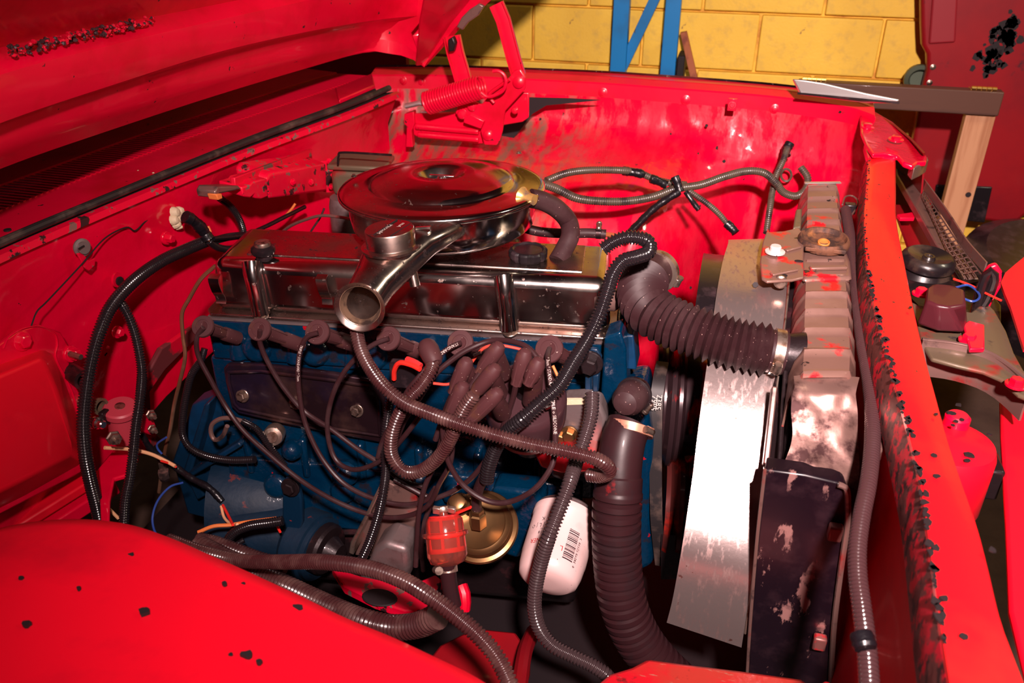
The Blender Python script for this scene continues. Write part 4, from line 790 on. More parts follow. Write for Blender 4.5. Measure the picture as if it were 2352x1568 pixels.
# snorkel: tapering duct from the pan down to a flared round mouth
def ring(c, x_, y_, rx, ry, n=32, pw=2.): 
    o_ = []
    for k in range(n):
        a_ = 2*math.pi*k/n; ca, sa = math.cos(a_), math.sin(a_)
        o_.append(c+x_*rx*math.copysign(abs(ca)**(2/pw), ca)+y_*ry*math.copysign(abs(sa)**(2/pw), sa))
    return o_
ma = P(826, 705, Y=1.045); mdir = (P(826, 705, Y=1.045)-P(975, 500, Y=1.235)).normalized()
sx = mdir.cross(Vector((0, 0, 1))).normalized(); sy = sx.cross(mdir).normalized()
tc_ = (CAM-ma).normalized(); m2 = (mdir*.45+tc_*.55).normalized(); sx2 = m2.cross(Vector((0, 0, 1))).normalized(); sy2 = sx2.cross(m2).normalized()
s_st = [(P(974, 507, Y=1.262), .080, .019, 3.4), (P(962, 517, Y=1.225), .074, .021, 3.4), (P(925, 556, Y=1.18), .056, .026, 3.), (P(890, 605, Y=1.135), .043, .028, 2.8), (P(858, 652, Y=1.09), .033, .029, 2.3), (P(838, 685, Y=1.062), .0315, .0315, 2.), (ma-m2*.006, .0335, .0335, 2.), (ma, .0365, .0365, 2.), (ma+m2*.002, .0385, .0385, 2.), (ma+m2*.001, .0375, .0375, 2.), (ma-m2*.004, .0300, .0300, 2.)]
b_ = B(); vv = []; ff = []
for i_, (c_, rx, ry, pw) in enumerate(s_st): vv += ring(c_, sx2 if i_ > 5 else sx, sy2 if i_ > 5 else sy, rx, ry, 40, pw)
for i in range(len(s_st)-1):
    for k in range(40): ff.append((i*40+k, i*40+(k+1) % 40, (i+1)*40+(k+1) % 40, (i+1)*40+k))
ff.append(tuple(range(39, -1, -1)))
b_.add(vv, ff).build('snorkel', m_chrold, acl, angle=48)
B().lathe(ma-m2*.035, m2, [(.001, -.07), (.016, -.068), (.022, -.04), (.0255, -.01), (.0275, .02), (.0305, .0318), (.0312, .032), (.0300, .029), (.0265, .018), (.024, -.01), (.020, -.04), (.014, -.066), (.001, -.067)], 32).build('dirty_inner_pipe', M('dusty_shaded_inside', (.17, .10, .06), .7, .1, 0, [((.03, .016, .012), 30, .45, .6, 8)]), acl)  # dirty tan pipe, its colour also darkened for the shade inside
# diverter can on the snorkel
cc = P(900, 556, Y=1.175)+Vector((0, 0, .022)); cx = Vector((-.02, -.05, 1)).normalized()
cb = P(898, 570, Z=.985); ct = P(894, 524, Z=1.052); cx = Vector((-.06, .0, 1)).normalized(); rcp = (P(953, 520, Z=1.052)-P(838, 525, Z=1.052)).length/2
B().lathe(ct, cx, [(rcp*.98, -.060), (rcp*1.02, -.034), (rcp*1.22, -.031), (rcp*1.23, -.027), (rcp*1.02, -.026), (rcp, -.024), (rcp, -.002), (rcp*.97, 0), (0, .0005)], 48).build('diverter_can', m_chrold, acl)
B().bar(ct+Vector((-.012, -.033, .001)), ct+Vector((.0, .034, .001)), .0012, .0016).build('engraved_line', m_dark, acl)
B().bar(ct+Vector((.014, -.030, .001)), ct+Vector((.026, .024, .001)), .0012, .0016).build('engraved_line', m_dark, acl)
dv = (Vector((.10, .45, 0))).normalized(); pv = Vector((-dv.y, dv.x, 0))
v_, f_ = text_pts('Mercury', .0115, lambda u, w: ct+dv*(u-.027)-pv*(-w+.003)*-1+Vector((-.003, 0, .0012)))
B().add(v_, f_).build('lettering', m_inkw, acl, smooth=False)
v_, f_ = text_pts('Auto', .0085, lambda u, w: ct+dv*(u+.006)-pv*(-w+.003)*-1+Vector((.011, 0, .0012)))
B().add(v_, f_).build('lettering', m_inkw, acl, smooth=False)
b_ = B(); a = P(955, 524, Z=1.042); b_.bar(a, P(989, 522, Z=1.046), .004, .004); b_.tube([P(988, 522, Z=1.046), P(990, 530, Z=1.040), P(982, 536, Z=1.038)], .0018, 6); b_.build('vacuum_nipple', m_silver, acl)
b_ = B().tube([P(826, 512, Z=.99), P(820, 522, Z=.985), P(822, 534, Z=.98), P(830, 534, Z=.98), P(834, 524, Z=.985)], .004, 8); b_.build('blue_clip', M('blue_zinc_clip', (.05, .30, .42), .25, .6), acl)
B().plate([P(x, y, Y=1.12) for x, y in ((845, 578), (920, 582), (920, 606), (912, 611), (848, 604))], (0, .012, .0)).build('can_neck', m_chrold, acl, bevel=.002)
B().lathe(P(950, 640, Y=1.145), Vector((.3, -.3, -1)), [(.008, -.015), (.008, .012), (.005, .012)], 14).build('drain_tube', m_chrold, acl)
B().lathe(P(1212, 455, Y=1.335), (.9, -.4, 0), [(.017, -.012), (.0125, -.006), (.0095, .0), (.009, .014)], 20).build('breather_nipple', M('varnish_stained_brass', (.62, .38, .12), .3, .6, 0, [((.3, .2, .15), 40, .5, .65)]), acl)
# carburettor mass under the air cleaner
t = thing('carburettor', 'dark carburettor half hidden below the chromed air cleaner', 'carburettor', Vector((ac.x, ac.y, .85)))
cb_ = B().box((ac.x, ac.y+.02, .915), (.10, .11, .11), EX, EY); cb_.lathe((ac.x+.0, ac.y, .94), (0, 0, 1), [(.05, 0), (.05, .03)], 20)
cb_.build('carb_body', m_greyal, t, bevel=.008)
B().box((ac.x+.1, ac.y+.06, .90), (.05, .04, .05), EX, EY).build('choke_housing', m_black, t, bevel=.008)
o = B(); ebox(o, .0, .66, .21, .30, -.10, -.03); o = o.build('intake_log', m_iron, eng, bevel=.02, seg=3)
# ---------------------------------------------------------------- spark plug boots and leads, distributor
BR = 'spark plug leads'
plugs = [(467, 750, 545, 776, 1.150), (597, 757, 690, 792, 1.155), (730, 763, 812, 790, 1.158), (893, 778, 975, 812, 1.168), (1058, 788, 1112, 812, 1.180), (1262, 802, 1335, 840, 1.190)]
wh = ['above the rear end of the block', 'second from the firewall', 'third from the firewall, with white print', 'half hidden right of the snorkel mouth', 'left of the distributor', 'nearest the upper radiator hose']
for i, (x0, y0, x1, y1, Y_) in enumerate(plugs):
    a = P(x0, y0, Y=Y_-.045); c = P(x1, y1, Y=Y_+.022); d_ = (c-a).normalized()
    t = thing('spark_plug_boot', 'brown rubber spark plug boot '+wh[i], 'plug boot', a, 'spark plug boots')
    Rb = (.0185, .0195, .0205, .0200, .0210, .0225)[i]
    fd = (CAM-a).normalized(); nd = (-d_*.75+fd*.55+Vector((0, 0, .1))).normalized()
    B().lathe(a, nd, [(Rb*.8, -.005), (Rb, -.002), (Rb, .003), (Rb*.95, .0045), (Rb*.62, .0047), (Rb*.6, .0040), (Rb*.5, .0042), (0, .0042)], 32).build('disc', m_boot, t)
    L_ = (c-a).length
    B().lathe(a, d_, [(Rb*.5, -.004), (Rb*.62, .006), (Rb*.60, .02), (Rb*.52, L_*.55), (Rb*.66, L_*.6), (Rb*.66, L_), (Rb*.5, L_)], 16).build('tube', m_boot, t)
    for k in range(3):
        an = k*1.2-1.0; n_ = d_.orthogonal().normalized(); q = Matrix.Rotation(an, 3, d_) @ n_
        B().bar(a+q*Rb*.6+d_*.01, a+q*Rb*.56+d_*L_*.55, .002, .002, q).build('rib', m_boot, t)
    B().lathe(a+d_*L_, d_, [(Rb*.5, -.004), (Rb*.5, .006), (Rb*.3, .014)], 6).build('plug_hex', m_silver, t)
# distributor
dc = P(1205, 905, Y=1.065); da = Vector((.04, -.42, .9)).normalized()
dt = thing('distributor', 'dark round distributor cap crowded with seven rubber leads', 'distributor', dc-da*.06)
rd = .062
B().lathe(dc, da, [(rd*.75, -.085), (rd*.8, -.06), (rd*1.0, -.055), (rd*1.02, -.012), (rd*.97, -.004), (rd*.9, 0), (rd*.35, .003), (0, .003)], 44).build('cap', M('brown_black_cap', (.045, .018, .022), .3, 0, .25), dt)
B().lathe(dc-da*.10, da, [(.028, -.05), (.030, .0), (.042, .012), (.046, .02)], 24).build('housing', m_iron, dt)
B().lathe(dc-da*.092, da, [(rd*.82, -.004), (rd*.86, 0), (rd*.82, .004)], 40).build('bright_band', m_bright, dt)
for q in ((1096, 812), (1160, 958), (1262, 935)): B().bar(P(q[0]-8, q[1]+3, Y=1.03), P(q[0]+9, q[1]-4, Y=1.03), .005, .003).build('spring_clip', m_silver, dt)
o = B().lathe(dc+da*.003, da, [(.014, 0), (.012, .012)], 14).build('centre_tower', m_black, dt)
# boots on the cap: (boot head px, boot tail px, turn-down px)
boots = [((1143, 800), (1102, 855), (1160, 850), 1.02, 'topmost'), ((1070, 835), (1042, 900), (1095, 880), 1.00, 'leftmost, above the loom'), ((1062, 890), (1030, 960), (1085, 925), .985, 'lower left, lit brown'),
         ((1135, 850), (1088, 905), (1150, 895), .985, 'middle, feeding the split loom'), ((1140, 905), (1080, 965), (1160, 940), .97, 'lowest, lying over the main loom'),
         ((1205, 815), (1186, 880), (1222, 860), 1.01, 'top right, upright'), ((1235, 835), (1214, 880), (1225, 912), .995, 'rightmost, bent downward')]
for i, (h, tl, dn_, Y_, w) in enumerate(boots):
    a, c, e = P(*h, Y=Y_), P(*tl, Y=Y_-.006), P(*dn_, Y=Y_+.045)
    t = thing('distributor_boot', 'brown rubber lead boot on the distributor cap, '+w, 'boot', a, 'boots on the distributor cap'); u = (c-a).normalized()
    B().lathe(a-u*.004, u, [(.003, -.006), (.008, -.003), (.0112, .004), (.0120, .014), (.0108, (c-a).length*.85), (.0082, (c-a).length), (.0082, (c-a).length+.006)], 18).build('sleeve', m_boot, t)
    w_ = (e-a).normalized(); B().lathe(a+u*.006, w_, [(.009, -.006), (.0112, .004), (.0120, .02), (.0140, (e-a).length)], 18).build('elbow', m_boot, t)
    if i != 3:
        n_ = u.cross(CAM-a).normalized(); f_ = (CAM-a).normalized(); f_ = (f_-u*f_.dot(u)).normalized()
        for s_ in (-.45, .45): B().bar(a+(f_*.90+n_*s_).normalized()*.0112+u*.008, c+(f_*.9+n_*s_).normalized()*.0092, .0022, .0022, f_).build('rib', m_boot, t)
# ---- leads
def lead(pts, lab, name='spark_plug_lead', r=.0042, m=None, cat='lead', grp=BR, ax='Y', seg=10):
    q = PI_(pts, ax); o = B().tube(q, r, seg, .006).build(name, m or m_wire); tag(o, lab, cat, grp); return o, q
ld = []
ld.append(lead([(467, 752, 1.095), (452, 775), (455, 815), (480, 865), (520, 935, 1.085), (560, 990), (620, 1045), (690, 1102), (760, 1145, 1.03), (830, 1175), (890, 1188), (945, 1182), (985, 1158), (1010, 1110), (1035, 1060, 1.0), (1040, 985), (1040, 950, .99)], 'long brown lead sweeping from the rearmost plug boot under the loom'))
ld.append(lead([(597, 758, 1.10), (598, 790), (620, 840), (655, 895), (700, 945, 1.10), (760, 985), (820, 1030), (870, 1062), (920, 1100, 1.06), (980, 1120)], 'brown lead running diagonally down from the second plug boot'))
L3, q3 = lead([(730, 764, 1.10), (704, 775), (688, 812), (685, 870, 1.085), (693, 940), (712, 1000), (745, 1060), (790, 1110), (850, 1142, 1.04), (920, 1158), (975, 1150), (1000, 1120)], 'brown lead with white print falling from the third plug boot'); ld.append((L3, q3))
ld.append(lead([(893, 777, 1.115), (860, 790), (825, 815), (790, 855, 1.10), (765, 905), (752, 965), (757, 1020, 1.08), (775, 1060), (810, 1078), (850, 1070), (890, 1045), (930, 1000, 1.04), (965, 955)], 'brown lead making a loop across the side cover from the fourth boot'))
L5, q5 = lead([(1058, 787, 1.12), (1030, 800), (995, 828), (960, 868, 1.06), (935, 900), (910, 950, 1.05), (880, 1010), (868, 1050)], 'brown lead with white print angling down-left from the fifth boot'); ld.append((L5, q5))
L6, q6 = lead([(1262, 801, 1.13), (1258, 820), (1262, 860), (1270, 920, 1.02), (1275, 980), (1274, 1040), (1262, 1080), (1225, 1125, .97), (1170, 1152), (1120, 1150), (1065, 1115), (1030, 1060), (1018, 1000, .975), (1018, 960)], 'brown lead printed in white hanging in a wide loop right of the distributor'); ld.append((L6, q6))
lead([(1186, 880, 1.0), (1178, 915), (1163, 960), (1145, 1005), (1120, 1050, 1.02), (1085, 1095), (1045, 1125), (1000, 1145)], 'straight brown lead descending from the upright boot on the cap')
lead([(1102, 855, 1.01), (1082, 885), (1058, 920), (1038, 955, .985), (1022, 985), (1000, 1060, 1.0), (975, 1120), (962, 1180), (958, 1240), (955, 1300, .98)], 'brown lead from the topmost cap boot passing behind the main loom')
lead([(1240, 830, 1.05), (1215, 800), (1180, 785), (1130, 782, 1.09), (1080, 800), (1040, 825), (1000, 860, 1.06), (960, 920), (930, 965), (915, 1000)], 'brown lead arching over the distributor below the valve cover')
lead([(1042, 900, .99), (1030, 925), (1015, 965, 1.0), (1000, 1010)], 'short brown lead dropping from the leftmost cap boot')
lead([(905, 1100, 1.05), (960, 1130), (990, 1150), (975, 1200), (968, 1260), (972, 1310)], 'dim brown lead falling beside the fuel filter')
def print_on(q, s0, txt, size, parent, r=.0044, flip=1):
    pts, tot = catmull(q, .002)
    def at(s):
        i = max(0, min(len(pts)-2, int(s/.002))); f = s/.002-i; p = pts[i].lerp(pts[i+1], f); T = (pts[min(i+2, len(pts)-1)]-pts[max(i-1, 0)]).normalized(); return p, T
    def fn(u, w):
        p, T = at(s0+u); f_ = (CAM-p); f_ = (f_-T*f_.dot(T)).normalized(); n_ = T.cross(f_)*flip; a_ = (w-size*.33)/r
        return p+f_*math.cos(a_)*(r+.0004)-n_*math.sin(a_)*(r+.0004)*-1
    v_, f_ = text_pts(txt, size, fn, 1); B().add(v_, f_).build('lettering', m_inkw, parent, smooth=False)
print_on(q6, .045, '* 7mm * STANDARD * TRIPLE o SILICONE', .0068, L6, flip=-1)
print_on(q5, .008, 'STANDARD * 7mm *', .0062, L5, flip=-1)
print_on(q3, .035, 'TRIPLE * STANDARD * 7mm', .0055, L3, flip=-1)
# ---------------------------------------------------------------- split loom conduits
def loom(pts, r, lab, m=None, pitch=0.0050, ax='Y', seg=12, extra=None, depth=.23, name='wire_loom', grp='corrugated wire looms'):
    q = PI_(pts, ax); b_ = B().loom(q, r, pitch, seg, depth); o = b_.build(name, m or m_loomd, angle=80); tag(o, lab, 'conduit', grp); return o, q
A1, qa = loom([(478, 552, -.985), (430, 572), (370, 600), (310, 643), (258, 700, -1.0), (228, 765), (210, 830), (198, 900, -1.0), (192, 970), (196, 1040), (207, 1100), (222, 1160), (236, 1225, -1.0)], .0118, 'long shiny black loom arching down the left firewall to the apron', m_loomb, ax='X')
loom([(505, 455, -.99), (530, 475), (550, 505), (560, 540), (552, 562), (530, 572), (500, 568), (478, 553, -.97)], .0078, 'short black loom curling from the wiper plug to the branch', m_loomb, ax='X', pitch=0.0043)
loom([(482, 556, -.975), (520, 545), (560, 540, -.96), (600, 538), (635, 542), (668, 562, -.93)], .0080, 'black loom dipping behind the rear of the valve cover', m_loomb, ax='X', pitch=0.0043)
loom([(278, 697, -1.0), (292, 720, -.985), (308, 760), (320, 810), (326, 860, -.955), (321, 920, -.94), (312, 980), (306, 1040), (298, 1100), (288, 1150), (284, 1215, -.95)], .0090, 'thinner black loom hanging right of the long shiny one', m_loomb, ax='X', pitch=0.0046)
loom([(462, 828, 1.15), (440, 860), (428, 905), (420, 955), (420, 1000), (440, 1030), (480, 1048), (530, 1056), (585, 1055, 1.13)], .0070, 'dim black loom curving round the rear of the blue block', m_loomb, pitch=0.0043)
M1, qm = loom([(818, 755, 1.06), (828, 800), (850, 845), (885, 890, .985), (930, 925), (990, 950), (1060, 975, .95), (1140, 1000), (1220, 1020), (1300, 1036), (1365, 1052, .965), (1395, 1070), (1398, 1085), (1380, 1093), (1350, 1090, 1.0)], .0105, 'main coppery loom slanting across the distributor leads', m_loomd, pitch=0.0048)
loom([(996, 822, 1.06), (990, 850), (968, 885), (940, 915, 1.0), (915, 955), (900, 1000, .985), (900, 1045), (925, 1080), (960, 1083), (995, 1062), (1022, 1030), (1045, 985, .965), (1065, 940), (1090, 905, .97)], .0105, 'dusty brown loom looped in a U under the main loom', m_loomd, pitch=0.0048)
loom([(1385, 572, 1.20), (1408, 556), (1440, 545), (1475, 548), (1492, 560, 1.22), (1488, 580), (1462, 590), (1430, 600), (1408, 630, 1.16), (1395, 670), (1378, 720), (1352, 775, 1.10), (1318, 830), (1285, 885, 1.03), (1245, 922), (1205, 958, .99), (1165, 992), (1138, 1030, 1.0), (1122, 1075), (1118, 1105)], .0112, 'glossy dark loom crossing the valve cover end and looping to the fuel pump', m_loomb, pitch=0.0050)
loom([(1360, 905, 1.11), (1358, 950), (1345, 1000), (1325, 1055, 1.03), (1308, 1110, .98), (1285, 1170), (1262, 1230, .93), (1243, 1290), (1230, 1350), (1228, 1400), (1240, 1445), (1270, 1482, .90), (1320, 1508), (1365, 1530), (1400, 1560), (1410, 1620), (1440, 1720)], .0112, 'dark loom hanging in front of the white oil filter', M('satin_dark_loom', (.045, .028, .030), .22, 0, .3, rv=.08), pitch=0.0053)
loom([(388, 1240, .85), (430, 1256), (480, 1272), (550, 1287, .82), (640, 1290), (740, 1290, .76), (840, 1303), (920, 1330), (985, 1368, .70), (1045, 1412), (1095, 1455), (1135, 1500, .66), (1160, 1545), (1178, 1600, .64), (1190, 1720, .64)], .0105, 'dusty loom running from the apron crest to the bottom centre', m_loomd, pitch=0.0048)
loom([(455, 1252, .90), (520, 1285), (590, 1320, .86), (650, 1345), (720, 1378), (780, 1405), (840, 1428, .78), (900, 1440), (960, 1435), (1005, 1415, .76)], .0175, 'thick dusty loom tucked under the apron loom', m_loomd, pitch=0.0067, seg=16)
loom([(458, 1240, .92), (500, 1250), (550, 1268), (600, 1286, .90), (660, 1300)], .0130, 'short dusty loom joining behind the apron loom at its left', m_loomd, pitch=0.0054)
loom([(900, 900, 1.09), (890, 960), (884, 1020, 1.06), (886, 1080), (880, 1130, 1.0), (868, 1185), (850, 1240), (830, 1285, .96)], .0078, 'dim thin loom dropping left of the U shaped loom', m_loomb, pitch=0.0043)
loom([(515, 1255, 1.0), (535, 1225), (570, 1208), (620, 1200), (650, 1195, 1.02)], .0085, 'dim black loom stub by the blue starter', m_loomb, pitch=0.0043)
loom([(1942, 482, .93), (1950, 530), (1956, 580), (1964, 640), (1972, 710), (1982, 790), (1996, 870), (2004, 950), (2003, 1030), (1994, 1110, .90), (1980, 1180), (1970, 1250), (1970, 1320), (1980, 1400), (1990, 1480), (1998, 1600), (2010, 1900, .86), (2020, 2300, .84)], .0100, 'long loom running beside the radiator from far end to near edge', M('brown_sheen_loom', (.05, .022, .024), .2, 0, .6, rv=.08), ax='Z', pitch=0.0050)
loom([(1255, 415, 1.75), (1300, 398), (1350, 391), (1420, 391), (1465, 396, 1.9), (1505, 412), (1540, 420), (1575, 424, 1.95)], .0082, 'upper olive loom across the far apron behind the air cleaner', m_loomg, pitch=0.0050)
loom([(1240, 420, 1.72), (1280, 434), (1325, 455), (1380, 462), (1440, 462, 1.84), (1500, 452), (1550, 434, 1.92), (1610, 424), (1665, 405), (1715, 393, 2.05), (1755, 397), (1782, 420), (1800, 442), (1828, 450), (1850, 435), (1855, 408), (1840, 385, 2.18)], .0095, 'long grey loom snaking over the far apron to the radiator', m_loomg, pitch=0.0055)
loom([(1808, 340, 2.22), (1798, 370), (1782, 405), (1774, 440, 2.1), (1768, 480), (1760, 535, 2.0)], .0080, 'grey loom hanging straight down the flat far panel', m_loomg, pitch=0.0055)
loom([(1585, 440, 1.92), (1625, 468), (1655, 495), (1682, 530, 1.85)], .0070, 'short grey loom pointing down to the fan shroud strip', m_loomg, pitch=0.0048)
# taped joints
def tape(pts, r, lab, ax='Y', m=None, name='tape_wrap'):
    o = B().tube(PI_(pts, ax), r, 12, .004, rad=lambda i, n: r*(1+.05*math.sin(i*2.6)+.07*math.sin(i*.8))).build(name, m or m_tape); return tag(o, lab, 'tape', 'black tape wraps')
tape([(425, 497, -.99), (445, 508), (465, 528), (478, 548, -.97)], .0120, 'lumpy black tape leading from the cream sealant to the loom', 'X')
tape([(1430, 392, 1.885), (1468, 398), (1475, 402, 1.89)], .0098, 'black tape on the upper olive loom', 'Y')
tape([(1495, 410, 1.90), (1512, 416), (1530, 424, 1.91)], .0100, 'second black tape wrap on the upper olive loom, by the joint', 'Y')
tape([(1550, 405, 1.91), (1556, 420), (1562, 440, 1.90)], .0095, 'black tape knot tying the two far looms together', 'Y')
tape([(1560, 440, 1.90), (1525, 462), (1495, 485, 1.86), (1465, 515), (1445, 535, 1.80)], .0085, 'black taped branch going down-left from the far loom knot', 'Y')
tape([(1575, 440, 1.88), (1590, 462), (1605, 482, 1.86)], .0060, 'loose black tape tail under the far loom knot', 'Y')
tape([(1668, 512, 1.85), (1682, 525), (1690, 535, 1.84)], .0095, 'black tape end of the short grey loom', 'Y')
tape([(1978, 1455, .885), (1988, 1490, .88)], .0108, 'smooth black tape band on the long radiator loom', 'Z')
tape([(1815, 328, 2.24), (1806, 345), (1805, 358, 2.22)], .0120, 'brown-black lump at the top of the hanging grey loom')
tape([(325, 1000, 1.1), (350, 1035), (400, 1070, 1.12), (440, 1098), (480, 1120), (510, 1150, 1.10)], .0065, 'dark taped branch running down toward the starter')
tape([(480, 1268, .96), (520, 1262), (560, 1240, 1.0)], .005, 'small taped branch under the orange wire')
tape([(462, 827, 1.14), (470, 800, 1.15)], .006, 'taped top of the dim rear loom')
# ---------------------------------------------------------------- thin wires and pipes
def wire(pts, r, m, lab, ax='Y', name='wire', cat='wire'):
    o = B().tube(PI_(pts, ax), r, 8, .005).build(name, m); return tag(o, lab, cat)
wire([(495, 610, 1.22), (462, 640), (435, 685), (418, 720), (420, 770), (425, 820), (412, 880, 1.16), (400, 930), (390, 990), (380, 1030, 1.15), (372, 1080), (365, 1130)], .0036, m_copper, 'coppery pipe winding down from behind the valve cover', name='vacuum_pipe', cat='pipe')
wire([(240, 1028, -1.0), (300, 1032), (345, 1042), (380, 1058), (402, 1070, -.92)], .0034, m_peach, 'pale peach wire stretching from the solenoid stud', 'X')
wire([(370, 1058, -.94), (395, 1066), (404, 1072, -.92)], .0022, m_rwire, 'short red wire beside the pale peach one', 'X')
wire([(230, 1148, -1.0), (250, 1168), (272, 1190, -.98)], .003, m_peach, 'short peach wire near the apron crest at left', 'X')
wire([(455, 1222, 1.0), (490, 1208), (530, 1205), (570, 1198), (635, 1190, 1.05)], .0034, m_owire, 'orange wire running toward the blue starter')
wire([(512, 1160, 1.08), (525, 1185), (535, 1205, 1.02)], .0026, m_rwire, 'short red wire meeting the orange one')
wire([(508, 1162, 1.08), (515, 1188), (532, 1204), (545, 1204, 1.02)], .0026, m_peach, 'short peach wire meeting the orange one')
wire([(634, 1196, 1.05), (638, 1210), (644, 1222, 1.05)], .0024, m_rwire, 'tiny red wire end under the orange wire')
wire([(420, 1108, 1.05), (390, 1118), (362, 1150), (350, 1190), (358, 1225), (380, 1242, .95)], .0020, m_bwire, 'thin blue wire curving down behind the apron')
wire([(382, 1004, 1.1), (362, 1018), (362, 1030), (372, 1042, 1.1)], .0020, m_bwire, 'small blue wire loop by the coppery pipe')
wire([(478, 555, -.97), (482, 535), (476, 520, -.98)], .004, m_owire, 'orange wire showing at the taped branch on the firewall', 'X')
wire([(490, 548, -.96), (560, 540), (610, 520), (650, 500), (700, 475, -.93)], .0048, m_tape, 'black wire bundle running behind the valve cover', 'X')
wire([(620, 517, -.955), (650, 500), (668, 482), (678, 468, -.94)], .0028, m_owire, 'orange wire ending below the wiper motor', 'X')
wire([(640, 540, 1.52), (665, 520), (700, 505), (740, 495), (790, 500), (815, 506, 1.45)], .0032, m_greysteel, 'thin grey pipe bending toward the air cleaner', name='fuel_pipe', cat='pipe')
wire([(700, 560, 1.50), (715, 530), (735, 500), (745, 478, 1.52)], .0022, m_wire, 'thin brown wire rising behind the valve cover')
wire([(905, 870, 1.08), (906, 850), (918, 833), (945, 838), (965, 848, 1.05)], .0040, m_rwire, 'bright red wire hooked above the coil connector')
wire([(935, 826, 1.07), (950, 832), (966, 842, 1.06)], .0058, M('red_crimp', (.7, .03, .03), .35), 'red crimp connector on the red wire', name='crimp_connector', cat='connector')
wire([(995, 880, 1.03), (1030, 882), (1060, 868), (1085, 830), (1110, 800, 1.05), (1140, 792), (1180, 798), (1210, 806, 1.06)], .0022, M('dull_red_wire', (.55, .05, .03), .4), 'dull red wire arching over the distributor boots')
wire([(1270, 840, 1.08), (1282, 865), (1296, 888, 1.06)], .0022, m_owire, 'short copper wire between printed lead and dark loom')
wire([(1935, 470, .92), (1942, 452), (1958, 450), (1970, 462), (1965, 480), (1955, 495, .91)], .0018, m_greysteel, 'thin grey wire loop at the far end of the radiator', 'Z')
wire([(1940, 478, .91), (1946, 488, .91)], .004, M('green_plug', (.15, .45, .06), .4), 'small green connector at the far radiator end', 'Z', 'connector', 'connector')
o = B().box(P(1952, 478, Z=.91), (.022, .02, .02)).build('black_connector', m_black, bevel=.002); tag(o, 'small black connector beside the green one at the radiator', 'connector')
o = B().box(P(930, 858, Y=1.10), (.045, .02, .045), EX, EY).build('coil_connector', m_black, bevel=.003); tag(o, 'square black connector under the red hooked wire', 'connector')
o = B().lathe(P(983, 800, Y=1.07), (P(1000, 835, Y=1.05)-P(983, 800, Y=1.07)), [(.010, -.012), (.0145, -.006), (.016, .004), (.014, .024), (.010, .03)], 16).build('coil_boot', m_boot); tag(o, 'grey-brown boot at the top of the U shaped loom', 'boot')
# dipstick loop
t = thing('dipstick', 'rusty dipstick with a looped handle against the blue block', 'dipstick', P(500, 1010, Y=1.10))
B().tube(PI_([(560, 968, 1.12), (530, 960), (505, 962), (487, 975), (485, 995), (495, 1010), (512, 1000), (522, 978, 1.10)]), .0042, 8, .004).build('looped_handle', m_greysteel, t)
B().loom(PI_([(555, 965, 1.115), (590, 985), (620, 1025), (655, 1070, 1.13)]), .006, .004).build('tube_sleeve', m_loomb, t)
o = B().lathe(P(628, 1000, Y=1.14), Vector((.3, -1, .3)), [(.018, -.02), (.019, .0), (.017, .006), (.010, .008), (.009, .014), (0, .014)], 20).build('oil_pressure_sender', m_clamp); tag(o, 'round steel pressure sender screwed into the blue block', 'sender')
# ---------------------------------------------------------------- black rubber hoses
def hose(pts, r, m, lab, ax='Y', name='rubber_hose', rad=None, cat='hose'):
    o = B().tube(PI_(pts, ax), r, 20, .006, rad=rad).build(name, m, angle=80); return tag(o, lab, cat)
hose([(1218, 455, 1.36), (1248, 462), (1280, 480), (1305, 508, 1.40), (1310, 540), (1296, 572), (1280, 600, 1.34)], .0162, m_rubber, 'short curved black breather hose right of the air cleaner')
hose([(1170, 512, 1.50), (1200, 522), (1240, 532), (1300, 536), (1350, 535), (1392, 538, 1.52)], .0092, m_rubber, 'slim black heater hose behind the curved breather hose')
o = B().tube(PI_([(1388, 538, 1.52), (1410, 541), (1432, 545, 1.51)]), .0050, 10).build('copper_pipe', M('orange_copper', (.55, .15, .06), .35, .5)); tag(o, 'orange copper pipe end leaving the slim heater hose', 'pipe')
def clamp_(c, ax_, r, w, lab, screw, m=m_clamp, slots=9, wd=(0, 0, 1)):
    t = thing('hose_clamp', lab, 'clamp', c, 'worm drive hose clamps'); ax_ = ax_.normalized()
    B().lathe(c-ax_*w/2, ax_, [(r, 0), (r+.0012, .0004), (r+.0012, w-.0004), (r, w)], 40).build('band', m, t)
    s_ = (Vector(screw)-ax_*Vector(screw).dot(ax_)).normalized(); tn = ax_.cross(s_)
    B().lathe(c+s_*(r+.004)-tn*.012, tn, [(.0055, 0), (.0058, .004), (.0048, .005), (.0048, .018), (.003, .02)], 12).build('screw', m_bolt, t)
    B().box(c+s_*(r+.002), (.016, w*1.05, .005), tn, ax_).build('screw_housing', m, t, bevel=.001)
    b_ = B()
    for k in range(slots):
        a_ = .35+k*.085; q = (s_*math.cos(a_)+tn*math.sin(a_)); b_.box(c+q*(r+.0013), (.0016, w*.6, .0008), q.cross(ax_), ax_, q)
    b_.build('slots', m_dark, t, smooth=False); return t
c = P(1375, 535, Y=1.52); clamp_(c, Vector((1, .1, 0)), .0100, .010, 'small dark clamp on the slim heater hose', (0, -.3, 1), m_iron, 4)
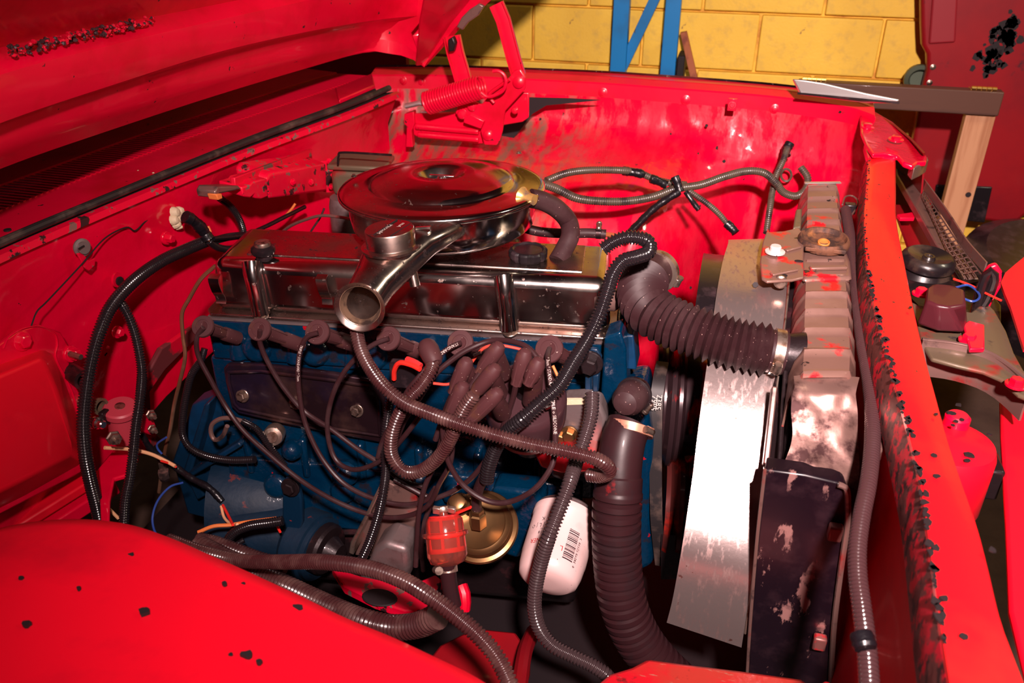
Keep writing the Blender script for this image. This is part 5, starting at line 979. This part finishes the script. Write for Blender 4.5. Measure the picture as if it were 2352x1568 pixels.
# upper radiator hose, bellows shaped
up = PI_([(1508, 618, 1.46), (1484, 640, 1.43), (1474, 676, 1.385), (1494, 712, 1.35), (1540, 740, 1.33), (1605, 765, 1.31), (1680, 788, 1.295), (1740, 800, 1.285), (1802, 812, 1.28)], 'd')
pts, tot = catmull(up, .0115/6); n = len(pts)
def radU(i, n):
    s_ = i/n
    if s_ < .14: return .033
    if s_ > .93: return .032
    ph = (i % 6)/6; return .0315+.0085*(1-abs(ph*2-1))
o = B().tube(pts, .04, 40, smooth=False, rad=radU).build('upper_radiator_hose', m_rubber, angle=20); tag(o, 'fat ribbed black hose curving from engine to radiator top', 'hose')
clamp_(P(1512, 622, d=1.455), up[0]-up[1], .0345, .012, 'steel clamp on the engine end of the ribbed upper hose', (.6, -.75, -.3), m_clamp, 8)
clamp_(P(1784, 808, d=1.282), up[-1]-up[-2], .0335, .015, 'steel clamp on the radiator end of the ribbed upper hose', (0, -1, -.25), m_clamp, 10)
# lower radiator hose
lo = PI_([(1445, 975, 1.10), (1432, 1010), (1424, 1060, 1.06), (1420, 1120), (1416, 1200, 1.02), (1418, 1290), (1430, 1380, .99), (1462, 1460), (1515, 1530, .98), (1600, 1610)])
pts, tot = catmull(lo, .015/6)
def radL(i, n):
    s_ = i/n
    if s_ < .16: return .0335+.002*s_
    if s_ < .20: return .036
    ph = (i % 6); return .0375 if ph < 4 else (.034 if ph == 4 else .0335)
o = B().tube(pts, .037, 36, smooth=False, rad=radL).build('lower_radiator_hose', m_rubred, angle=35); tag(o, 'fat black lower hose with red dusted rings hanging in front of the fan', 'hose')
clamp_(P(1448, 985, Y=1.095), (lo[0]-lo[2]), .0350, .013, 'rusty clamp on top of the fat lower hose', (.8, -.55, .3), M('peach_rusty_steel', (.62, .30, .20), .4, .5, 0, [((.2, .06, .04), 30, .5, .65)]), 9)
t = thing('bypass_elbow', 'black rubber bypass elbow cap with a toothed clamp by the timing case', 'elbow', P(1443, 915, Y=1.12))
B().lathe(P(1462, 900, Y=1.14), (P(1432, 930, Y=1.08)-P(1462, 900, Y=1.14)), [(.020, -.01), (.0245, .01), (.0255, .03), (.024, .045), (.018, .056), (.008, .061), (0, .062)], 28).build('rubber_cap', m_rubber, t)
clamp_(P(1456, 905, Y=1.128), (P(1432, 930, Y=1.08)-P(1462, 900, Y=1.14)), .0262, .008, 'dark toothed clamp around the black bypass cap', (1, -.1, -.6), m_iron, 14)
# ---------------------------------------------------------------- fan, pulleys, belt
t = thing('fan_pulley', 'dark stacked fan pulley with red streaked rim behind the belt', 'pulley', P(1550, 930, d=1.62))
pc = Vector((-.045, 1.38, .66)); fa_ = Vector((1, .1, 0)).normalized()
B().lathe(pc, fa_, [(.03, -.035), (.118, -.032), (.120, -.025), (.108, -.018), (.108, -.014), (.121, -.006), (.123, .002), (.112, .008), (.112, .014), (.10, .02), (.095, .055), (.05, .06), (.0, .06)], 64).build('pulley', M('red_streaked_black_pulley', (.03, .015, .018), .25, .3, .3, [((.5, .008, .012), 9, .54, .64, 4, (3, 1, 1))]), t, angle=20)
b_ = B()
for k in range(5):
    a_ = k*2*math.pi/5+.5; r0, r1 = Vector((0, math.cos(a_), math.sin(a_))), Vector((0, math.cos(a_+.35), math.sin(a_+.35)))
    b_.add([pc+fa_*.075+r0*.05, pc+fa_*.085+r0*.215, pc+fa_*.062+r1*.215, pc+fa_*.062+r1*.05, pc+fa_*.077+r0*.05, pc+fa_*.087+r0*.215, pc+fa_*.064+r1*.215, pc+fa_*.064+r1*.05], [(0, 1, 2, 3), (7, 6, 5, 4), (0, 4, 5, 1), (1, 5, 6, 2), (2, 6, 7, 3), (3, 7, 4, 0)])
b_.build('fan_blades', m_greysteel, t, smooth=False)
o = B().lathe(P(1555, 1180, d=1.60)+Vector((.0, .02, 0)), fa_, [(.04, -.03), (.095, -.028), (.097, -.02), (.085, -.012), (.097, -.004), (.098, .004), (.086, .012), (.097, .02), (.05, .03)], 56).build('crank_pulley', M('red_brown_pulley', (.10, .02, .018), .3, .4, .2, [((.5, .02, .01), 12, .5, .6)]), angle=20)
tag(o, 'reddish grooved crank pulley low behind the aluminium strip', 'pulley')
t = thing('fan_belt', 'flat black belt running straight down with white print', 'belt', P(1508, 1100, Y=1.20))
bp = PI_([(1522, 830, 1.32), (1514, 870, 1.27), (1508, 920, 1.245), (1506, 1000, 1.225), (1506, 1100, 1.21), (1508, 1200, 1.20), (1518, 1300, 1.22)])
bb = dn(bp, 30); wv = Vector((.0105, 0, 0)); B().grid([[p-wv for p in bb], [p+wv for p in bb]], .006).build('belt_band', m_seal, t)
for txt, u0, y0 in (('7385', 1516, 900), ('79P5', 1505, 902)):
    o0 = P(u0, y0, Y=1.24); v_, f_ = text_pts(txt, .014, lambda u, w: Vector((o0.x+w*.9-.004, o0.y-.0078-.0, o0.z-u*1.0))); B().add([p+Vector((0, (p.z-o0.z)*.15, 0)) for p in v_], f_).build('lettering', m_inkw, t, smooth=False)
B().plate([P(x, y, Y=1.20) for x, y in ((1518, 1228), (1570, 1230), (1572, 1290), (1560, 1330), (1518, 1330))], (0, .02, 0)).build('guard_plate', m_iron, t)
# ---------------------------------------------------------------- aluminium strip curved over the fan
YC, ZC, RR = 1.38, .54, .393
def oncyl(x, y, R=RR):
    r = P(x, y, d=1)-CAM; A_ = r.y**2+r.z**2; B_ = (CAM.y-YC)*r.y+(CAM.z-ZC)*r.z; C_ = (CAM.y-YC)**2+(CAM.z-ZC)**2-R*R
    D_ = B_*B_-A_*C_; t_ = (-B_-math.sqrt(max(0, D_)))/A_; return CAM+r*t_
Ls = [(1672, 560), (1660, 600), (1645, 680), (1632, 780), (1622, 850), (1612, 920), (1602, 1000), (1590, 1100), (1578, 1180), (1563, 1270), (1548, 1350), (1535, 1400)]
Rs = [(1815, 556), (1812, 600), (1806, 680), (1795, 780), (1786, 850), (1776, 920), (1764, 1000), (1752, 1100), (1742, 1180), (1726, 1300), (1714, 1390), (1704, 1456)]
la, ra = [oncyl(*q) for q in Ls], [oncyl(*q) for q in Rs]
la = [la[0]+Vector((0, .03, -.004))]+la; ra = [ra[0]+Vector((0, .03, -.004))]+ra
la, ra = dn(la, 64), dn(ra, 64)
for i in range(65):                                   # the sheet is slightly kinked two thirds of the way down
    a_ = .026*smooth01(.68, .86, i/64); nn = Vector((0, la[i].y-YC, la[i].z-ZC)).normalized(); la[i] = la[i]+nn*a_; ra[i] = ra[i]+nn*a_
al = thing('shroud_strip', 'bright brushed aluminium strip curving over the fan beside the radiator', 'metal strip', (.07, 1.0, .5))
B().grid([la]+[[a.lerp(b, k/6) for a, b in zip(la, ra)] for k in range(1, 6)]+[ra], .0022).build('strip', m_alu, al, angle=60)
sh = B(); 
lw = [Vector((-.02, YC+math.cos(a_)*(RR-.01), ZC+math.sin(a_)*(RR-.01))) for a_ in [i*math.pi/24-.3 for i in range(18)]]
sh.grid([lw, [p+Vector((.06, 0, 0)) for p in lw]], .004, Vector((0, YC, ZC))); sh.build('fan_shroud_ring', m_black, al)
B().tube([p+Vector((.002, 0, .003)) for p in ra[14:-2]], .0018, 6).build('folded_edge', m_clamp, al)
b_ = B(); q = oncyl(1735, 655, RR+.003); b_.plate([q+Vector((math.cos(k)*.005, math.sin(k)*.004*.6, math.sin(k)*.004)) for k in range(6)], (0, 0, .001)); b_.build('dark_nick', m_dark, al, smooth=False)
o = B().plate([P(x, y, Y=1.50) for x, y in ((1618, 700), (1618, 655), (1630, 625), (1648, 610), (1655, 625), (1640, 700))], (0, .02, 0)).build('shroud_tab', m_greysteel, bevel=.003); tag(o, 'dark rounded metal tab peeping left of the aluminium strip top', 'tab')
# ---------------------------------------------------------------- radiator
rad = thing('radiator', 'worn grey-pink radiator with ribbed top tank and black side', 'radiator', (.18, 1.4, .4))
Lt = [(1846, 422, .955), (1843, 470), (1840, 540), (1836, 640), (1832, 720), (1829, 800), (1826, 868, .925)]
Rt_ = [(1931, 420, .955), (1935, 470), (1943, 540), (1957, 640), (1964, 720), (1970, 800), (1968, 868, .925)]
TL, TR = dn(PI_(Lt, 'Z'), 160), dn(PI_(Rt_, 'Z'), 160)
cum = [0]
for i in range(160): cum.append(cum[-1]+(TL[i+1]-TL[i]).length)
def ribz(s):
    ph = (s/.058) % 1; return .0055*math.exp(-((ph-.5)/.10)**2)
g = []
for k in range(9):
    u = k/8; row = []
    for i in range(161):
        e_ = min(u, 1-u)*2; drop = .022*(1-min(1, e_*3.2))**2
        p = TL[i].lerp(TR[i], u); row.append(p+Vector((0, 0, ribz(cum[i])*(1.2)-drop)))
    g.append(row)
g = [[p+Vector((-.006, 0, -.06)) for p in g[0]]]+[[p+Vector((-.004, 0, -.02)) for p in g[0]]]+g+[[p+Vector((.004, 0, -.02)) for p in g[-1]]]+[[p+Vector((.006, 0, -.06)) for p in g[-1]]]
tank = B().grid(g, .003, Vector((.18, 1.3, 3))).build('top_tank', m_tan, rad, angle=50)
B().bar(P(1848, 420, Z=.957), P(1930, 419, Z=.957), .006, .003).build('far_lip', m_bright, tank)
# dented near end of the tank
de = [[(1826, 866), (1870, 862), (1920, 862), (1969, 866)], [(1824, 885), (1870, 876), (1920, 876), (1972, 888)], [(1826, 900), (1872, 900), (1920, 905), (1968, 905)], [(1822, 950), (1870, 955), (1925, 955), (1970, 950)], [(1816, 1000), (1865, 1000), (1920, 1008), (1974, 1005)], [(1805, 1050), (1860, 1060), (1915, 1066), (1978, 1072)], [(1795, 1085), (1855, 1098), (1905, 1105), (1972, 1118)]]
zz = [.924, .921, .915, .895, .870, .850, .838]; rr = random.Random(8)
de3 = [dn([P(x, y, Z=z_)+Vector((rr.uniform(-.003, .003), rr.uniform(-.004, .004), 0)) for x, y in r_], 24) for r_, z_ in zip(de, zz)]
de4 = [list(c) for c in zip(*[dn(list(c), 30) for c in zip(*de3)])]
for r_ in de4:
    for j in range(len(r_)):
        r_[j] = r_[j]+Vector((0, -noise.noise(r_[j]*24)*.008-noise.noise(r_[j]*70)*.002, 0))
B().grid(de4, .003).build('dented_tank_end', m_tanmet, rad, angle=70)
# filler neck
fn = P(1893, 548, Z=.962); rn = (P(1950, 548, Z=.962)-P(1836, 548, Z=.962)).length/2
B().lathe(fn, (0, -.05, 1), [(rn*.75, -.03), (rn*.8, -.016), (rn*.98, -.012), (rn*1.02, -.006), (rn, .0), (rn*.94, .004), (rn*.88, .0035), (rn*.8, -.004), (rn*.5, -.008), (rn*.24, -.008), (rn*.22, -.006), (rn*.16, -.006), (rn*.15, -.02), (0, -.02)], 48).build('filler_neck', m_rust, rad)
B().lathe(fn+Vector((0, -.003, -.010)), (0, -.3, 1), [(rn*.24, 0), (rn*.24, .006), (rn*.20, .007), (rn*.18, .004)], 20).build('orange_seat', m_orange, rad)
for s_ in (-.5, .55): B().box(fn+Vector((s_*rn, -rn*.86, -.006)), (.022, .008, .008)).build('neck_lug', m_rust, rad, bevel=.002)
b_ = B().plate([P(x, y, Z=.945) for x, y in ((1842, 575), (1945, 575), (1955, 600), (1958, 636), (1845, 640), (1838, 600))], (0, 0, -.012)); b_.build('neck_plate', m_tan, rad, bevel=.006, seg=3)
# bracket to the strip
bk = B().plate([P(x, y, Z=.957) for x, y in ((1764, 522), (1768, 532), (1800, 530), (1835, 522), (1848, 540), (1845, 600), (1846, 636), (1820, 642), (1762, 645), (1750, 638), (1746, 600), (1752, 555))], (0, 0, -.005)).build('mounting_bracket', m_tan, rad, bevel=.002)
B().bar(P(1772, 630, Z=.959), P(1830, 618, Z=.959), .010, .004).build('pressed_rib', m_tan, bk, bevel=.0015); B().bar(P(1805, 575, Z=.959), P(1838, 566, Z=.959), .008, .004).build('pressed_rib', m_tan, bk, bevel=.0015)
B().bar(P(1860, 616, Z=.948), P(1945, 614, Z=.948), .010, .006).build('pressed_rib', m_tan, bk, bevel=.002)
B().lathe(P(1780, 579, Z=.960), (0, 0, 1), [(.0165, 0), (.0165, .002), (.0095, .003), (.0095, .010), (.008, .012), (0, .012)], 24).build('white_bolt', m_white, bk)
for x, y, r_ in ((1794, 632, .010), (1835, 600, .007)): B().lathe(P(x, y, Z=.9575), (0, 0, 1), [(r_, 0), (r_*.98, .001)], 18, .6).build('slot', m_dark, bk)
B().lathe(P(1793, 646, Z=.950), (0, -1, 0), [(.011, -.002), (.011, .004), (.008, .006)], 16).build('nut', m_bolt, bk)
B().plate([P(x, y, Z=.95) for x, y in ((1828, 480), (1843, 478), (1840, 520), (1822, 522))], (0, 0, -.03)).build('side_tab', m_olive, rad, bevel=.003)
# core side strip and black side panel
B().plate([P(x, y, d=d_) for x, y, d_ in ((1812, 640, 1.50), (1836, 640, 1.50), (1822, 780, 1.34), (1825, 900, 1.24), (1800, 1075, 1.22), (1757, 1068, 1.24), (1775, 900, 1.27), (1795, 780, 1.36))], (.01, .01, -.05)).build('core_edge', m_iron, rad, bevel=.003)
B().bar(P(1778, 890, d=1.24), P(1758, 1068, d=1.215), .008, .02, (0, 1, 0)).build('core_rail', m_greysteel, rad, bevel=.002)
B().tube(PI_([(1806, 820, 1.27), (1803, 870, 1.26), (1790, 1070, 1.20)], 'd'), .0035, 8).build('core_rail', m_iron, rad)
B().lathe(P(1808, 813, d=1.28), Vector((1, .06, -.08)), [(.031, -.03), (.031, .0), (.034, .01), (.036, .02)], 28).build('inlet_neck', m_iron, rad)
sidp = [P(x, y, Y=.955) for x, y in ((1757, 1078), (1850, 1090), (1935, 1110), (1948, 1125), (1950, 1180), (1940, 1300), (1925, 1420), (1910, 1568), (1905, 1650), (1712, 1650), (1722, 1450), (1738, 1250))]
B().box((.185, 1.35, .49), (.06, .70, .58)).build('core', m_iron, rad, bevel=.003)
sp = B().plate(sidp, (.002, .03, 0)).build('side_panel', M('black_side_worn', (.007, .003, .006), .32, 0, .2, [((.24, .12, .11), 16, .585, .615, 8, (1.6, 1, .7)), ((.018, .008, .012), 30, .5, .7)]), rad, bevel=.003)
B().tube([P(x, y, Y=.95) for x, y in ((1757, 1078), (1738, 1250), (1722, 1450), (1712, 1620))], .0024, 8).build('panel_edge', m_greysteel, rad)
B().tube([P(x, y, Y=.948) for x, y in ((1925, 1112), (1944, 1122), (1948, 1160), (1945, 1215), (1930, 1320), (1915, 1450), (1906, 1620))], .004, 8).build('panel_edge', m_greysteel, rad)
for q in ((1918, 1222), (1882, 1474)): B().box(P(q[0], q[1], Y=.945), (.018, .014, .024)).build('bolt', M('red_smeared_bolt', (.25, .09, .08), .4, .4, 0, [((.6, .01, .02), 60, .5, .6)]), rad, bevel=.003)
# ---------------------------------------------------------------- oil filter
a, c = P(1296, 1200, Y=1.10), P(1258, 1330, Y=1.0); u = (c-a).normalized(); Rf = .055
of = thing('oil_filter', 'pale off-white oil filter canister with black print and barcode', 'oil filter', c)
L_ = (c-a).length
B().lathe(a-u*.016, u, [(Rf*.90, 0), (Rf*1.0, .004), (Rf*1.0, .016), (Rf*.97, .018), (Rf*.97, L_*.82), (Rf*.955, L_*.86), (Rf*.93, L_*.98+.004), (Rf*.86, L_+.016), (Rf*.70, L_+.022), (Rf*.3, L_+.024), (0, L_+.024)], 56).build('canister', m_white, of, angle=50)
B().lathe(a-u*.026, u, [(Rf*.8, 0), (Rf*.93, .006), (Rf*.93, .012)], 40).build('base_ring', m_greyal, of)
fdir = (CAM-a); fdir = (fdir-u*fdir.dot(u)).normalized(); sd_ = u.cross(fdir)
def oncan(th, s): return a+u*s+(fdir*math.cos(th)+sd_*math.sin(th))*(Rf*.97+.0005)
if oncan(.5, 0).x < oncan(-.5, 0).x: sd_ = -sd_
bb_ = B(); s_ = .036; rr = random.Random(12)
while s_ < .088:
    w_ = rr.choice((.0006, .0011, .0018)); q = [oncan(t0, s1) for t0, s1 in ((.22, s_), (.34, s_), (.46, s_), (.56, s_), (.56, s_+w_), (.46, s_+w_), (.34, s_+w_), (.22, s_+w_))]
    o_ = len(bb_.v); bb_.v += q; bb_.f += [(o_, o_+1, o_+6, o_+7), (o_+1, o_+2, o_+5, o_+6), (o_+2, o_+3, o_+4, o_+5)]; s_ += w_+rr.choice((.0008, .0012, .002))
bb_.build('barcode', m_ink, of, smooth=False)
def cantext(txt, size, th0, s0, m, rot):
    if rot: fn_ = lambda x, w: oncan(th0+w/Rf, s0-x) if rot > 0 else oncan(th0-w/Rf, s0+x)
    else: fn_ = lambda x, w: oncan(th0-x/Rf, s0+w)
    v_, f_ = text_pts(txt, size, fn_, 1); B().add(v_, f_).build('lettering', m, of, smooth=False)
cantext('0  38568 65638  3', .0072, .60, .095, m_ink, 1)
cantext('1218', .0085, -.42, .050, m_ink, 0); cantext('O | L | O', .0105, -.36, .036, m_ink, 0); cantext('K', .010, -.62, .024, m_ink, 0)
cantext('L-FINER', .0115, -.22, .064, m_inkr, 0); cantext('PRO-TEC', .004, -.40, .045, m_ink, 0); cantext('- - - -', .005, -.36, .059, m_ink, 0); cantext('L', .012, .18, .070, m_inkr, 0)
# ---------------------------------------------------------------- fuel pump and filter
pc_ = P(1100, 1200, Y=1.035); pa = Vector((.02, -.55, .85)).normalized()
t = thing('fuel_pump', 'brassy zinc plated fuel pump dome beside the red fuel filter', 'fuel pump', pc_-pa*.05)
B().lathe(pc_, pa, [(.050, -.050), (.056, -.030), (.060, -.026), (.062, -.022), (.060, -.018), (.054, -.016), (.052, -.004), (.048, .0), (.044, .002), (.041, .0005), (.010, .0005), (0, .0005)], 56).build('dome', m_zinc, t, angle=30)
B().lathe(P(1055, 1160, Y=1.04), pa, [(.018, -.02), (.020, .004), (.015, .008), (.013, .022), (.008, .024)], 24).build('inlet_fitting', m_zinc, t)
B().lathe(P(1097, 1185, Y=1.02), Vector((0, -.1, 1)), [(.014, -.02), (.014, .006), (.011, .008), (.011, .016)], 6).build('outlet_hex', m_zinc, t)
B().tube(PI_([(1096, 1175, 1.02), (1094, 1150), (1100, 1120), (1112, 1095, 1.01)]), .0085, 12).build('outlet_hose', m_rubber, t)
B().lathe(pc_-pa*.05, pa, [(.04, -.06), (.045, -.02), (.055, .0)], 24).build('pump_body', m_iron, t)
B().bar(P(1020, 1190, Y=1.0), P(1082, 1164, Y=1.0), .004, .003).build('red_strip', m_rwire, t)
top, bot = P(1018, 1172, Y=.84), P(1030, 1300, Y=.80); u = (bot-top).normalized(); L_ = (bot-top).length; rF = .0265
ff = thing('fuel_filter', 'translucent red inline fuel filter with a ribbed inner element', 'fuel filter', bot)
B().lathe(top, u, [(.005, -.002), (.006, .006), (.020, .007), (rF*.92, .012), (rF*.96, L_*.38), (rF*1.12, L_*.39), (rF*1.15, L_*.43), (rF*1.12, L_*.46), (rF*.98, L_*.48), (rF, L_*.80), (rF*.85, L_*.93), (.010, L_*1.0), (.008, L_*1.02)], 44).build('housing', m_fuel, ff, angle=50)
b_ = B().lathe(top, u, [(rF*.70, L_*.12), (rF*.72, L_*.15), (rF*.72, L_*.70), (rF*.60, L_*.72)], 28); el = b_.build('element', m_mesh, ff)
b_ = B()
for k in range(6):
    a_ = k*math.pi/3+.2; n_ = Matrix.Rotation(a_, 3, u) @ u.orthogonal().normalized(); b_.bar(top+n_*rF*.74+u*L_*.13, top+n_*rF*.74+u*L_*.70, .004, .002, n_)
for h in (.13, .42, .70): b_.lathe(top+u*L_*h, u, [(rF*.74, -.003), (rF*.77, 0), (rF*.74, .003)], 28)
b_.build('cage', m_fuelin, ff)
cl = B().lathe(top+u*.002, u, [(.0095, -.008), (.0105, -.004), (.0095, .0)], 20); cl.box(top+Vector((.012, 0, .004)), (.010, .006, .008)); cl.box(top+Vector((-.006, -.008, .006)), (.010, .006, .010)); cl.build('top_clip', m_clamp, ff, bevel=.001)
o = B().tube(PI_([(1028, 1292, .80), (1030, 1320), (1034, 1350), (1042, 1390, .79)]), .0105, 16).build('filter_hose', m_rubred); tag(o, 'short dark red dusted hose below the red fuel filter', 'hose')
clamp_(P(1029, 1305, Y=.80), u, .0112, .010, 'small rusty clamp under the red fuel filter', (-1, -.8, 0), m_clamp, 4)
# ---------------------------------------------------------------- solenoid on the left
t = thing('starter_solenoid', 'dull pinkish red starter solenoid with steel studs low on the firewall', 'solenoid', P(280, 985, X=-.99))
sc_ = P(276, 936, X=-1.0); su = Vector((.15, -.1, 1)).normalized()
B().lathe(sc_-su*.085, su, [(.022, .01), (.026, .014), (.027, .03), (.024, .07), (.030, .075), (.030, .085), (.027, .088), (.010, .0885), (0, .0885)], 32).build('body', m_pinkred, t)
B().lathe(sc_+su*.003, su, [(.009, 0), (.009, .002), (0, .002)], 18).build('top_cap', m_bolt, t)
B().plate([P(x, y, X=-.975) for x, y in ((325, 950), (352, 955), (362, 985), (350, 1000), (325, 990))], (-.02, 0, 0)).build('mounting_foot', m_redgl, t, bevel=.003)
for q, r_ in (((262, 1006), .013), ((347, 952), .009), ((350, 985), .008)): 
    B().lathe(P(*q, X=-.955), Vector((.8, -.5, .1)), [(r_*1.0, -.004), (r_*1.0, -.001), (r_*.8, 0), (r_*.8, .008), (r_*.4, .009), (r_*.4, .018)], 6).build('stud', m_bolt, t, angle=20)
B().lathe(P(227, 972, X=-1.02), Vector((1, -.2, 0)), [(.011, -.004), (.011, .0), (.008, .002), (.008, .010), (.006, .012)], 12).build('screw', m_silver, t)
B().plate([P(x, y, X=-1.01) for x, y in ((235, 950), (250, 938), (262, 960), (255, 975), (240, 975))], (-.01, 0, 0)).build('strap', m_iron, t, bevel=.002)
# connector in the coppery pipe
o = B().lathe(P(374, 1058, Y=1.15), (0, 0, -1), [(.006, -.015), (.010, -.012), (.010, -.002), (.007, 0), (.010, .002), (.010, .014), (.006, .018)], 6).build('pipe_union', m_bolt, angle=20); tag(o, 'hexagonal steel union in the coppery pipe', 'union')
o = B().lathe(P(377, 1090, Y=1.14), (0, 0, -1), [(.006, -.012), (.011, -.010), (.011, .006), (.006, .014)], 6).build('pipe_union', m_greysteel, angle=20); tag(o, 'grey pipe union just below the steel one', 'union')
# firewall screw with washer and bracket
t = thing('firewall_screw', 'large grey slotted screw with washer high on the left firewall', 'screw', onF(187, 568, .01))
B().lathe(onF(187, 568, .0), Vector((.95, -.3, .1)), [(.016, 0), (.016, .003), (.011, .004), (.011, .009), (0, .009)], 24).build('screw_head', m_greyal, t)
B().box(onF(187, 568, .010), (.002, .014, .0025)).build('slot', m_dark, t)
B().plate([onF(*q, .004) for q in ((178, 582), (190, 580), (205, 600), (220, 592), (218, 610), (205, 622), (192, 612), (188, 600))], (-.004, 0, 0)).build('bent_tab', m_redchip, t, bevel=.001)
# cream sealant on the firewall
b_ = B(); rr = random.Random(3)
for x, y, r_ in ((402, 488, .012), (408, 498, .013), (400, 505, .011), (405, 515, .009), (412, 484, .009), (416, 492, .010), (410, 522, .005)): b_.lathe(P(x, y, X=-1.045), (1, .1, .2), [(r_, -.004), (r_*.95, .002), (r_*.6, .008), (0, .010)], 10)
o = b_.build('sealant_blob', m_cream); tag(o, 'cream sealant blob where a taped bundle passes the firewall', 'sealant')
# ---------------------------------------------------------------- wiper motor
w = thing('wiper_motor', 'chipped red wiper motor box lying along the firewall', 'wiper motor', P(660, 440, X=-.99))
def wq(x, y, X=-.985): return P(x, y, X=X+.075)
f0 = [wq(612, 410), wq(620, 398), wq(750, 375), wq(752, 440), wq(618, 458)]
B().plate(f0, (-.07, .0, .02)).build('housing', m_redchip, w, bevel=.007, seg=3)
B().plate([wq(x, y, -.98) for x, y in ((556, 430), (575, 424), (580, 418), (600, 412), (614, 410), (616, 452), (600, 458), (588, 456), (585, 446), (575, 455), (560, 452))], (-.05, 0, .01)).build('gear_case', m_redchip, w, bevel=.003)
B().lathe(wq(752, 405, -1.0), (wq(770, 400, -1.0)-wq(752, 405, -1.0)), [(.038, -.004), (.038, .006), (.030, .010), (.020, .016), (.010, .018)], 24).build('end_cap', m_redchip, w)
for q in ((755, 370), (760, 428), (672, 418), (714, 418)): B().bolt(wq(q[0], q[1], -.978), (1, -.3, .1), .005, .006).build('rivet', m_redgl, w)
B().bar(wq(535, 418, -1.0), wq(712, 350, -1.03), .010, .018).build('linkage_strap', M('strap_paint', (.14, .09, .07), .5, .2, 0, [(RED, 16, .42, .46, 7)]), w, bevel=.002)
B().plate([wq(x, y, -.975) for x, y in ((494, 440), (500, 428), (548, 426), (556, 434), (530, 440), (504, 445), (498, 456))], (-.04, 0, 0)).build('plug_housing', m_greysteel, w, bevel=.003)
B().plate([wq(x, y, -.97) for x, y in ((497, 446), (510, 444), (512, 456), (502, 460))], (-.02, 0, 0)).build('orange_plug', m_owire, w, bevel=.002)
B().lathe(P(705, 330, X=-1.03), Vector((1, 0, 0)), [(.009, -.02), (.009, .006), (.006, .01)], 14).build('pivot_stud', m_red, w)
# brake fluid reservoir behind the air cleaner
t = thing('master_cylinder', 'olive grey master cylinder with a wire bail behind the air cleaner', 'master cylinder', P(800, 400, Y=1.66))
mc = P(812, 385, Y=1.68); b_ = B().box(mc+Vector((.01, .02, -.03)), (.12, .08, .06), EX, EY); b_.build('reservoir', m_olive, t, bevel=.014, seg=3)
B().box(mc+Vector((.01, .02, .006)), (.128, .088, .012), EX, EY).build('lid', m_olive, t, bevel=.004)
B().tube([P(x, y, Y=1.64) for x, y in ((776, 378), (778, 358), (790, 350), (900, 356))], .0025, 6).build('wire_bail', m_iron, t)
B().lathe(mc+Vector((-.02, -.02, -.06)), (0, 0, -1), [(.030, 0), (.034, .02), (.034, .09), (.028, .1)], 24).build('brake_cylinder', m_greyal, t)
# hanging connector bits on the far panel
t = thing('harness_ring', 'small grey ring clip holding the far loom on the flat panel', 'clip', P(1805, 402, Y=2.24))
B().tube([P(1806+12*math.cos(a_*.7), 402+14*math.sin(a_*.7), Y=2.24) for a_ in range(10)], .0032, 8).build('ring', m_loomg, t)
